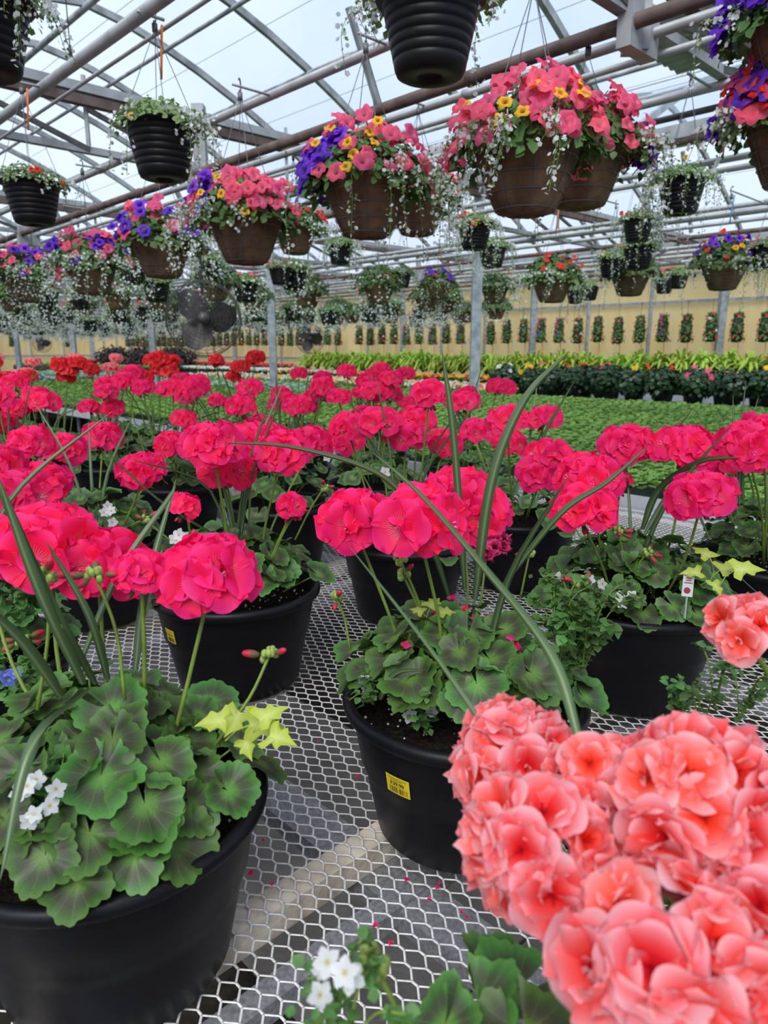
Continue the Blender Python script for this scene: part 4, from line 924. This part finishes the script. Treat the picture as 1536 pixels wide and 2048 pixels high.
for (lb, x, y, w_, k, fl, ntr) in [
    ('black pot with cascading bacopa right of the orange strap, upper right', 1365, 358, 100, 'black', [('yellow', 3, 0, 6, .3), ('scarlet', 3, 0, 1.5, .3)], 26),
    ('black pot with yellow and red blooms hanging over a second black pot', 1277, 438, 66, 'black', [('yellow', 6, 0, 6, .2), ('scarlet', 5, 2, 4, .3)], 22),
    ('black pot hanging just under the yellow and red flowered one', 1278, 492, 68, 'black', [('yellow', 3, 2, 4, .3)], 14),
    ('small black pot left of the stacked pair of black pots', 1225, 515, 58, 'black', [('yellow', 2, 2, 4, .3)], 12),
    ('plain brown basket below the stacked black pots', 1262, 540, 82, 'brown', [('scarlet', 2, 0, 1, .3)], 4),
    ('basket of red flowers over white bacopa in front of the yellow wall', 1105, 552, 84, 'brown', [('scarlet', 22, 0, 6.28, .1), ('purple', 3, 0, 2, .1)], 26),
    ('round brown basket with purple and orange flowers near the right edge', 1450, 522, 92, 'brown', [('purple', 12, 0, 6.28, .2), ('scarlet', 8, 0, 6.28, .2), ('yellow', 6, 0, 6.28, .4)], 20),
    ('black pot with pink blooms at the right edge in front of the wall', 1535, 492, 66, 'black', [('coral', 6, 2, 5, 0)], 14),
    ('black pot under red and yellow flowers left of the largest petunia basket', 950, 448, 74, 'black', [('yellow', 8, 0, 6.28, .2), ('scarlet', 8, 2.4, 5, .2)], 30),
    ('lower black pot veiled in bacopa directly above the nearest steel post', 985, 492, 62, 'black', [], 28),
    ('black pot of orange-red flowers hanging beside the second steel post', 560, 535, 50, 'black', [('scarlet', 14, 0, 6.28, 0)], 6),
    ('small black pot with coral flowers right of the lime plants', 1330, 558, 42, 'black', [('coral', 5, 0, 6.28, 0)], 10),
    ('small black pot beside the coral one in front of the wall', 1358, 548, 42, 'black', [('scarlet', 2, 0, 6.28, 0)], 10),
    ('small black pot under yellow flowers in front of the wall', 1180, 573, 40, 'black', [('yellow', 6, 0, 6.28, 0)], 10),
    ('pair-mate black pot dripping bacopa in front of the wall', 1152, 580, 40, 'black', [('scarlet', 3, 0, 6.28, 0)], 12),
    ('dark pot with bacopa between the third and fourth petunia baskets', 680, 490, 56, 'black', [], 26),
    ('dark pot behind the petunia row left of the fan', 420, 520, 56, 'black', [('yellow', 2, 0, 6, 0)], 26),
    ('small brown basket with purple flowers left of the nearest post', 878, 565, 52, 'brown', [('purple', 14, 0, 6.28, 0), ('scarlet', 3, 0, 6, 0)], 12),
    ('small brown basket with coral flowers between the two nearer posts', 755, 578, 52, 'brown', [('coral', 10, 0, 6.28, 0), ('scarlet', 5, 0, 6, 0)], 14),
    ('brown basket just right of the nearest post top', 990, 572, 56, 'brown', [('scarlet', 3, 0, 6.28, 0)], 16),
    ('black pot left of the small purple flowered basket', 803, 545, 44, 'black', [], 14)]:
    basket(lb, x, y, w_, k, fl, ntr, group='hanging baskets in the middle distance', trsel=(1, 8), strap=R.choice([None, None, 'bluestrap', 'orange']) if w_ < 95 else None)

# far baskets: prototypes copied along the pipes
def cascade(n, nb, R_=.20, L=.34):
    g = MB(); wb = MB(); T = []; D = []
    for i in range(n):
        a = R.uniform(0, 6.28); dz = R.random() ** 1.3; rr = R_ * (.75 + .32 * (1 - dz)) * R.uniform(.85, 1.1)
        T.append((np.array([rr * math.cos(a), rr * math.sin(a), .24 - L * dz]), frame((R.gauss(0, 1), R.gauss(0, 1), .6), R.uniform(0, 6)), R.uniform(.010, .018)))
    for i in range(nb):
        a = R.uniform(0, 6.28); dz = R.random(); rr = R_ * (.80 + .32 * (1 - dz)) * R.uniform(.85, 1.12)
        D.append((np.array([rr * math.cos(a), rr * math.sin(a), .26 - L * dz]), frame((math.cos(a) + R.gauss(0, .5), math.sin(a) + R.gauss(0, .5), .3), R.uniform(0, 6)), R.uniform(.010, .0145)))
    scatter(g, SL2, T); scatter(wb, DOT, D); return g.mesh('cascade', 'trail_leaf'), wb.mesh('cascade_blossoms', 'white')
CAS = [cascade(300, 130), cascade(420, 210, .21, .42), cascade(200, 70, .18, .3)]
def bloomtop(col, n, R_=.2, s=.027):
    mb = MB(); T = []
    for i in range(n):
        a = R.uniform(0, 6.28); q = math.sqrt(R.random()); T.append((np.array([R_ * q * math.cos(a), R_ * q * math.sin(a), .2 + .11 * math.sqrt(1 - q * q) + R.uniform(-.03, .03)]), frame((math.cos(a) * q + R.gauss(0, .3), math.sin(a) * q + R.gauss(0, .3), .8)), s * R.uniform(.7, 1.1)))
    scatter(mb, DOT, T); return mb.mesh('blooms', col)
PROT = []
HM = hanger_mesh(.16, .208, .70)
for i, (k, cas, tops) in enumerate([('black', 0, ()), ('black', 1, (('scarlet', 14),)), ('brown', 0, (('coral', 26), ('purple', 12))), ('brown', 1, (('scarlet', 16), ('yellow', 8))), ('black', 1, (('yellow', 10),)), ('brown', 2, (('purple', 18), ('magenta', 10))), ('black', 2, (('coral', 22),))]):
    t = thing('hanging_basket', 'x', 'hanging basket', (0, 0, 0)); z = np.zeros(3)
    put('ribbed_pot' if k == 'black' else 'fibre_basket', RIBBED if k == 'black' else COIR, t, z); put('foliage', MOUND_S[i % 2] if k == 'black' else MOUND[i % 3], t, z, kind='stuff')
    put('trailing_foliage', CAS[cas][0], t, z, kind='stuff'); put('blossoms', CAS[cas][1], t, z, kind='stuff'); put('hanger', HM, t, z)
    for (c_, n_) in tops: put('blooms', bloomtop(c_, n_), t, z, kind='stuff')
    PROT.append([t, k, tops, False])
KL = {0: 'distant black hanging pot with white bacopa only', 1: 'distant black hanging pot of scarlet flowers and long bacopa', 2: 'distant brown basket with coral and purple flowers', 3: 'distant brown basket with scarlet and yellow flowers', 4: 'distant black hanging pot of yellow flowers', 5: 'distant brown basket of purple and magenta flowers', 6: 'distant black hanging pot of coral flowers'}
rows = [(.70, 6.5, 26, .95), (1.42, 5.9, 27, .9), (2.27, 8.4, 28, .95), (3.72, 6.2, 28, 1.0), (4.5, 6.0, 28, 1.0), (5.2, 5.5, 28, 1.05), (6.9, 6.4, 28, 1.0), (7.7, 6.8, 28, 1.05), (9.1, 7.0, 29, 1.15), (9.8, 8.2, 29, 1.2), (10.6, 9.0, 29, 1.3), (8.4, 7.6, 28, 1.1), (3.1, 6.6, 27, 1.1), (5.9, 9.5, 28, 1.2)]
cnt = 0
for (v, u0, u1, st) in rows:
    u = u0
    while u < u1:
        p = uv(u, v, 0); kx = R.choices(range(7), (5, 3, 2, 2, 2, 2, 2))[0]; z = CH + .47 + R.uniform(-.03, .05) + (.0 if kx not in (0, 4) else R.choice((-.13, 0, .12)))
        pr = PROT[kx]; loc = (p[0], p[1], z); rz = R.uniform(0, 6)
        if not pr[3]: o = pr[0]; o.location = loc; o.rotation_euler.z = rz; pr[3] = True
        else: o = copy_tree(pr[0], None, loc, rz)
        o['label'] = KL[kx]; o['group'] = KL[kx].replace('distant ', '').replace(' pot', ' pots').replace(' basket', ' baskets') + ' in the distance'
        u += st * R.uniform(.85, 1.2); cnt += 1

# ================================================================== FANS
def fan(label, u, v, z, dia, yaw=0., hang=True):
    c = uv(u, v, z); t = thing('circulation_fan', label, 'fan', c); r_ = dia / 2
    ax = nrm(np.array([math.sin(yaw), -math.cos(yaw), .0])); F = frame(ax, 0, (math.cos(yaw), math.sin(yaw), 0))
    P = lambda x, y, zz: F @ np.array([x, y, zz])
    mb = MB()
    for (rr, zz) in [(r_, 0), (r_ * .97, .05), (r_ * .97, -.05)] + [(r_ * (.22 + .10 * k), .05 + .03 * math.cos(k / 8 * 1.4)) for k in range(8)]:
        tube(mb, [P(rr * math.cos(a), rr * math.sin(a), zz) for a in np.linspace(0, 2 * PI, 37)], .0028 if rr > r_ * .9 else .0014, 4, 0, False)
    for k in range(26):
        a = 2 * PI * k / 26; tube(mb, [P(r_ * .15 * math.cos(a), r_ * .15 * math.sin(a), .09), P(r_ * .7 * math.cos(a + .12), r_ * .7 * math.sin(a + .12), .075), P(r_ * math.cos(a + .2), r_ * math.sin(a + .2), 0), P(r_ * .7 * math.cos(a), r_ * .7 * math.sin(a), -.09), P(r_ * .3 * math.cos(a), r_ * .3 * math.sin(a), -.11)], .0016, 3, 0, False)
    put('wire_guard', mb.mesh('guard', 'dark'), t, c)
    for k in range(3):
        mb = MB(); a0 = PI / 2 + .62 + 2 * PI * k / 3; v_ = []
        for i in range(7):
            q = i / 6; rad = r_ * (.12 + .76 * q); wd = r_ * (.20 + .62 * math.sin(PI * min(1, .18 + q * .80)))
            for j in range(5):
                s = j / 4 - .5; v_.append(P(rad * math.cos(a0) - s * wd * math.sin(a0), rad * math.sin(a0) + s * wd * math.cos(a0), s * .09 + .02 * q))
        mb.add(v_, [(i * 5 + j, (i + 1) * 5 + j, (i + 1) * 5 + j + 1, i * 5 + j + 1) for i in range(6) for j in range(4)]); put('fan_blade', mb.mesh('fan_blade', 'dark'), t, c)
    mb = MB(); tube(mb, [P(0, 0, .04), P(0, 0, .10)], .045, 14); tube(mb, [P(0, 0, -.04), P(0, 0, -.2)], .065, 14); put('motor', mb.mesh('motor', 'dark'), t, c)
    mb = MB(); tube(mb, [P(0, 0, -.12), np.array([0, 0, 1.1 - z + .12]) + P(0, 0, -.12)], .012, 6); put('hanging_rod', mb.mesh('rod', 'dark'), t, c)
    return t
fan('large dark circulation fan with three paddle blades in a wire guard, left of centre', 4.95, 2.86, .23, .56, math.radians(14))
fan('smaller dark circulation fan hanging in front of the wall bags', 11.9, 9.3, .22, .60, math.radians(5))
fan('far circulation fan at the left edge', 15.6, 3.5, .3, .58, math.radians(20))
fan('distant circulation fan between left posts', 26., 8.8, .22, .6, math.radians(20))

# ================================================================== SEEDLING TRAYS
def tuft_unit(nl, up=.5):
    mb = MB(); T = []
    for k in range(nl): a = 2 * PI * k / nl + R.uniform(-.3, .3); T.append((np.zeros(3), frame((-math.cos(a) * up, -math.sin(a) * up, 1), 0, (math.cos(a), math.sin(a), 0)), R.uniform(.8, 1.15)))
    scatter(mb, SL2, T); return unit_of(mb)
TU_ = [tuft_unit(6), tuft_unit(7, .9), tuft_unit(5, .3)]
def tray_meshes(mat, nx, ny, lx, ly, h, s):
    mb = MB(); T = []
    for i in range(nx):
        for j in range(ny):
            for q in range(2): T.append((U * ((i + .5 + R.gauss(0, .18)) / nx - .5) * lx + V * ((j + .5 + R.gauss(0, .18)) / ny - .5) * ly + np.array([0, 0, .045 + h * (R.uniform(.35, 1) if q else R.uniform(.8, 1.1))]), frame((R.gauss(0, .25), R.gauss(0, .25), 1), R.uniform(0, 6)), s * R.uniform(.8, 1.2)))
    for kk in range(3): scatter(mb, TU_[kk], T[kk::3])
    return mb.mesh('seedlings', mat)
LX, LY = .54, .276
tb = MB(); box(tb, (0, 0, .022), U * (LX / 2 - .004), V * (LY / 2 - .004), (0, 0, .022)); TRAY = tb.mesh('tray', 'black_tray', False)
SM = {m_: [tray_meshes(m_, 13, 7, LX, LY, .06, .026) for _ in range(2)] for m_ in ('seedling', 'pale', 'silver')}
def nth(i): return str(i) + ('th' if 10 <= i % 100 <= 20 else {1: 'st', 2: 'nd', 3: 'rd'}.get(i % 10, 'th'))
lab = {'seedling': ('black tray packed with green seedlings on the benches behind the geraniums', 'trays of green seedlings'), 'pale': ('black tray of pale blue-green seedlings near the back aisle', 'trays of pale seedlings'), 'silver': ('tray of silvery young plants on the distant left bench', 'trays of silvery plants')}
ntray = 0; rest = []
proto = {}
def tray_at(u, v, m_, loc=None):
    global ntray
    p = uv(u, v, DECK + .004); ky = (m_, R.randrange(2))
    if ky not in proto:
        t = tag(put('seedling_tray', TRAY, None, p), *((lab[m_][0], 'seedling tray', lab[m_][1]))); s = put('seedlings', SM[ky[0]][ky[1]], t, p, kind='stuff'); proto[ky] = t
        o_ = t
    else: o_ = copy_tree(proto[ky], None, tuple(p))
    if m_ == 'seedling':
        bn = 'on the bench directly behind the geraniums' if v < 4.8 else 'on the middle bench around the posts' if v < 6.6 else 'on the bench before the dark bushes'
        o_['label'] = 'black tray packed with green seedlings ' + bn; o_['group'] = 'green seedling trays ' + bn
    ntray += 1
cells = []
for (v0, vn, u0, u1, sel) in ((3.12, 6, 0., 15.7, lambda u, j: 'seedling'), (4.88, 6, 1.0, 15.7, lambda u, j: 'seedling'), (6.64, 6, 1.4, 22.6, lambda u, j: 'seedling' if u < 7.5 + (j * .7) else 'pale')):
    for j in range(vn):
        u = u0 + .3
        while u < u1 - .25:
            cells.append((u, v0 + .15 + j * .279, sel(u, j))); u += .55
cells.sort(key=lambda c: np.linalg.norm(uv(c[0], c[1], 0)[:2]))
for (u, v, m_) in cells[:298]: tray_at(u, v, m_)
for m_ in ('seedling', 'pale'):
    T = [(uv(u, v, DECK + .004), np.eye(3), 1.) for (u, v, q) in cells[298:] if q == m_]
    # the rest of the trays as one mass (lighter tufts)
    mb = MB(); TT = []
    for (p, _, _) in T:
        for i in range(34): TT.append((p + U * R.uniform(-.27, .27) + V * R.uniform(-.14, .14) + np.array([0, 0, .10 + R.uniform(-.03, .01)]), frame((R.gauss(0, .3), R.gauss(0, .3), 1), R.uniform(0, 6)), .05))
        box(mb, p + np.array([0, 0, .03]), U * .27, V * .135, (0, 0, .03), 1)
    scatter(mb, TU_[0], TT); tag(put('seedling_trays', mb.mesh('mass', [m_, 'black_tray'])), 'mass of distant ' + ('green' if m_ == 'seedling' else 'pale blue-green') + ' seedling trays further down the benches', 'seedlings', kind='stuff')
mb = MB(); TT = [(uv(R.uniform(16.5, 26.8), R.uniform(2.3, 6.2), DECK + .10 + R.uniform(-.03, .02)), frame((R.gauss(0, .3), R.gauss(0, .3), 1), R.uniform(0, 6)), .06) for i in range(5000)]
beam(mb, uv(16.4, 4.25, DECK + .03), uv(26.9, 4.25, DECK + .03), 3.9, .05, 1)
scatter(mb, TU_[0], TT); tag(put('silver_seedlings', mb.mesh('mass', ['silver', 'black_tray'])), 'silvery young plants covering the distant left bench', 'seedlings', kind='stuff')
# bedding strips near the wall
def strip(label, u0, u1, v0, v1, z, leaf, blooms, nl, nb):
    mb = MB(); mats = [leaf, 'black_tray'] + [b[0] for b in blooms]
    beam(mb, uv(u0, (v0 + v1) / 2, (DECK + z) / 2 - .05), uv(u1, (v0 + v1) / 2, (DECK + z) / 2 - .05), v1 - v0, max(.02, z - DECK - .09), 1)
    T = [(uv(R.uniform(u0, u1), R.uniform(v0, v1), z - .05 + R.uniform(-.03, .03)), frame((R.gauss(0, .5), R.gauss(0, .5), 1), R.uniform(0, 6)), .055) for _ in range(nl)]; scatter(mb, TU_[1], T)
    for k, (_, fr) in enumerate(blooms):
        T = [(uv(R.uniform(u0, u1), R.uniform(v0, v1), z + R.uniform(-.03, .03)), frame((R.gauss(0, .6), R.gauss(0, .6) - .6, 1), R.uniform(0, 6)), R.uniform(.022, .036)) for _ in range(int(nb * fr))]; scatter(mb, DOT, T, 2 + k)
    tag(put('bedding_plants', mb.mesh('bedding', mats)), label, 'bedding plants', kind='stuff')
strip('band of orange-red bedding flowers along the far left of the wall', 16., 30., 11.3, 12.1, -.40, 'small_leaf', [('scarlet', .7), ('coral', .3)], 2200, 3400)
strip('dark green bed behind the orange-red flowers at the far left', 20., 30., 9.0, 10.5, -.47, 'seedling', [('yellow', .1)], 1800, 300)
strip('band of white alyssum before the yellow wall', 12.5, 22., 10.7, 11.3, -.50, 'small_leaf', [('white', .85), ('yellow', .15)], 1500, 3400)
strip('band of yellow and red pansies before the lime plants', 8.2, 15.5, 10.7, 11.1, -.52, 'small_leaf', [('yellow', .62), ('scarlet', .22), ('coral', .16)], 1300, 1300)
strip('speckled bed of white and yellow bedding plants left of the dark bushes', 6.9, 17., 8.95, 10.4, -.60, 'seedling', [('white', .5), ('yellow', .35), ('coral', .15)], 4200, 2100)

# dark flowering bushes
def ballT(n, rx, rz, zc, ls, shell=.6):
    T = []
    for i in range(n):
        d = nrm(np.array([R.gauss(0, 1), R.gauss(0, 1), R.gauss(0, 1)])); q = R.uniform(shell, 1.05); p = d * q * np.array([rx, rx, rz]) + np.array([0, 0, zc]); T.append((p, frame(d + np.array([0, 0, .5]) + NR.normal(0, .4, 3), R.uniform(0, 6)), ls * R.uniform(.7, 1.2)))
    return T
BP = MB(); lathe(BP, [(0, 0), (.085, 0), (.11, .16), (.118, .165), (.118, .18), (.10, .18), (0, .17)], 20); BPM = BP.mesh('pot', 'pot')
bushes = []
for i in range(3):
    mb = MB(); scatter(mb, SL, ballT(520, .24, .20, .34, .07)); bushes.append(mb.mesh('foliage', 'bush_leaf'))
bl = {}
for c_ in ('scarlet', 'coral', 'yellow', 'white'):
    mb = MB(); petal_m = [petal(mb, .045, .5, 2 * PI * k / 5, 3, 3, .4, .1, k) for k in range(5)]; bl[c_] = mb.mesh('bloom', c_)
pb = None; nb_ = 0
CW = {'scarlet': 'red', 'coral': 'pink', 'yellow': 'orange-yellow', 'white': 'white'}
for j, v in enumerate((8.98, 9.5, 10.05)):
    u = 1.2; nb_ = 0
    while u < 6.9 - .0:
        nb_ += 1
        p = uv(u, v, DECK + .005); fc = R.choice(['none', 'none', 'scarlet', 'coral', 'yellow', 'none', 'white', 'none'])
        t = thing('potted_bush', nth(nb_) + ' dark potted bush from the right, ' + ('front', 'middle', 'back')[j] + ' row, ' + ('no open flowers' if fc == 'none' else CW[fc] + ' blooms'), 'bush', p, 'dark bushes without flowers' if fc == 'none' else 'dark bushes with ' + CW[fc] + ' blooms')
        put('pot', BPM, t, p); put('foliage', R.choice(bushes), t, p, frame((0, 0, 1), R.uniform(0, 6)), R.uniform(.80, .95), kind='stuff')
        if fc != 'none':
            for q in range(R.randint(1, 4)):
                a = R.uniform(3.6, 5.8); el = R.uniform(.2, 1.2); d = np.array([math.cos(a) * math.cos(el), math.sin(a) * math.cos(el), math.sin(el)]); put('bloom', bl[fc], t, p + d * np.array([.24, .24, .19]) + np.array([0, 0, .34]), frame(d), R.uniform(.7, 1.1))
        u += .42 * R.uniform(.9, 1.1)
# lime strap-leaved plants
def strap_plant(seed):
    rg = random.Random(seed); mb = MB()
    for k in range(110):
        a = rg.uniform(0, 6.28); L = rg.uniform(.22, .42); o = np.array([math.cos(a), math.sin(a), 0]); lean = rg.uniform(.2, 1.); P = [np.zeros(3), o * L * .5 * lean + np.array([0, 0, L * (.75 - .35 * lean)]), o * L * lean * 1.05 + np.array([0, 0, L * (.95 - .95 * lean)])]
        path = catmull(P, 3); s = np.cross(o, (0, 0, 1)); v_ = []; rr = []
        for i, p in enumerate(path):
            q = i / (len(path) - 1); wd = .014 * (1 - q ** 2) + .001; v_ += [p - s * wd * 1.3, p + s * wd * 1.3]; rr += [q, q]
        mb.add(v_, [(2 * i, 2 * i + 1, 2 * i + 3, 2 * i + 2) for i in range(len(path) - 1)], 0, np.array(rr))
    for q in mb.v: q += np.array([0, 0, .16])
    return mb.mesh('foliage', 'fern')
SPL = [strap_plant(s) for s in range(3)]
for j, v in enumerate((11.2, 11.6)):
    u = 1.8 + j * .17; nb_ = 0
    while u < 14.6:
        nb_ += 1; p = uv(u, v, DECK + .005); t = thing('strap_leaved_plant', nth(nb_) + ' lime green strap-leaved plant from the right, ' + ('front', 'back')[j] + ' row by the yellow wall', 'plant', p, 'lime green strap-leaved plants along the wall')
        put('pot', BPM, t, p); put('foliage', R.choice(SPL), t, p, frame((0, 0, 1), R.uniform(0, 6)), R.uniform(1.4, 1.65), kind='stuff'); u += .34 * R.uniform(.9, 1.15)
# plum coloured shrubs near the far end
for i, (u, v) in enumerate([(20.5, 10.9), (21.6, 11.2), (22.7, 10.9), (23.8, 11.2), (24.9, 10.9), (26, 11.1)]):
    p = uv(u, v, DECK + .005); mb = MB(); scatter(mb, SL, ballT(600, .55, .42, .42, .10)); t = thing('plum_shrub', nth(i + 1) + ' dark plum-brown shrub from the right, far away behind the fan', 'shrub', p, 'plum shrubs far away behind the fan')
    put('foliage', mb.mesh('foliage', 'plum_leaf'), t, p, kind='stuff'); put('pot', BPM, t, p)

# flower bags on the wall
BG = []
for (c1_, c2_) in (('scarlet', 'coral'), ('coral', 'purple'), ('scarlet', 'white'), ('coral', 'scarlet')):
    fo = MB(); T = []
    for i in range(240):
        a = R.uniform(0, 6.28); z = -R.uniform(.02, .47); rr = .095 * (.65 + .5 * (-z / .47)) * R.uniform(.85, 1.2); T.append((np.array([rr * math.cos(a), rr * math.sin(a), z]), frame((math.cos(a), math.sin(a), .3), R.uniform(0, 6)), R.uniform(.03, .05)))
    scatter(fo, SL2, T); f1 = MB(); T = []
    for i in range(26):
        a = R.uniform(0, 6.28); z = -R.uniform(.03, .47); rr = .11 * (.65 + .5 * (-z / .47)) * R.uniform(.95, 1.35); T.append((np.array([rr * math.cos(a), rr * math.sin(a), z]), frame((math.cos(a), math.sin(a), .2)), R.uniform(.015, .027)))
    scatter(f1, DOT, T[:15], 0); scatter(f1, DOT, T[15:], 1); BG.append((fo.mesh('foliage', 'basket_leaf'), f1.mesh('blooms', [c1_, c2_]), CW.get(c1_, 'pink') + ' and ' + {'purple': 'purple'}.get(c2_, CW.get(c2_, 'pink'))))
bg_ = MB(); lathe(bg_, [(0, -.48), (.075, -.47), (.08, -.25), (.06, -.03), (0, -.01)], 14); BAG = bg_.mesh('bag', 'bag')
hb = MB(); tube(hb, [(0, 0, -.02), (0, 0, .15)], .003, 4, 0); tube(hb, [(0, .02 * math.cos(t), .17 + .02 * math.sin(t)) for t in np.linspace(-1.6, 3.4, 8)], .004, 4, 0, False); tube(hb, [(.04, 0, -.47), (.05, 0, -.62), (.035, 0, -.72)], .006, 4, 1, False); HK = hb.mesh('hook', ['dark', 'orange'])
k = -9; n_ = 0
while n_ < 62:
    u = 4.90 + .4067 * k; k += 1
    if (k % 3 == 2 and R.random() < .12): continue
    p = uv(u, 12.04, .60 + R.uniform(-.015, .015)); i = R.randrange(4)
    t = thing('flower_bag', nth(n_ + 1) + ' hanging bag from the right along the wall rail, ' + BG[i][2] + ' flowers', 'hanging planter', p, 'hanging bags of ' + BG[i][2] + ' flowers on the wall'); n_ += 1
    put('bag', BAG, t, p); put('foliage', BG[i][0], t, p, kind='stuff'); put('blooms', BG[i][1], t, p, kind='stuff'); put('hook', HK, t, p)
for i in range(8):
    p = uv(30.2, 11.2 - i * 1.05, .60); j = i % 4
    t = thing('flower_bag', nth(i + 1) + ' narrow hanging bag left of the corner on the end wall', 'hanging planter', p, 'hanging bags on the end wall'); put('bag', BAG, t, p); put('foliage', BG[j][0], t, p, kind='stuff'); put('hook', HK, t, p)
# pull cord with a weight, upper left
c = at(140, 95, 2.6); mb = MB(); tube(mb, [(0, 0, 0), (0, 0, CH + 1.5 - c[2])], .002, 4); ball(mb, (0, 0, -.01), (.008, .008, .022), 8, 5); tag(put('pull_cord', mb.mesh('cord', 'dark'), None, c), 'thin dark pull cord with a weight hanging at upper left', 'cord')
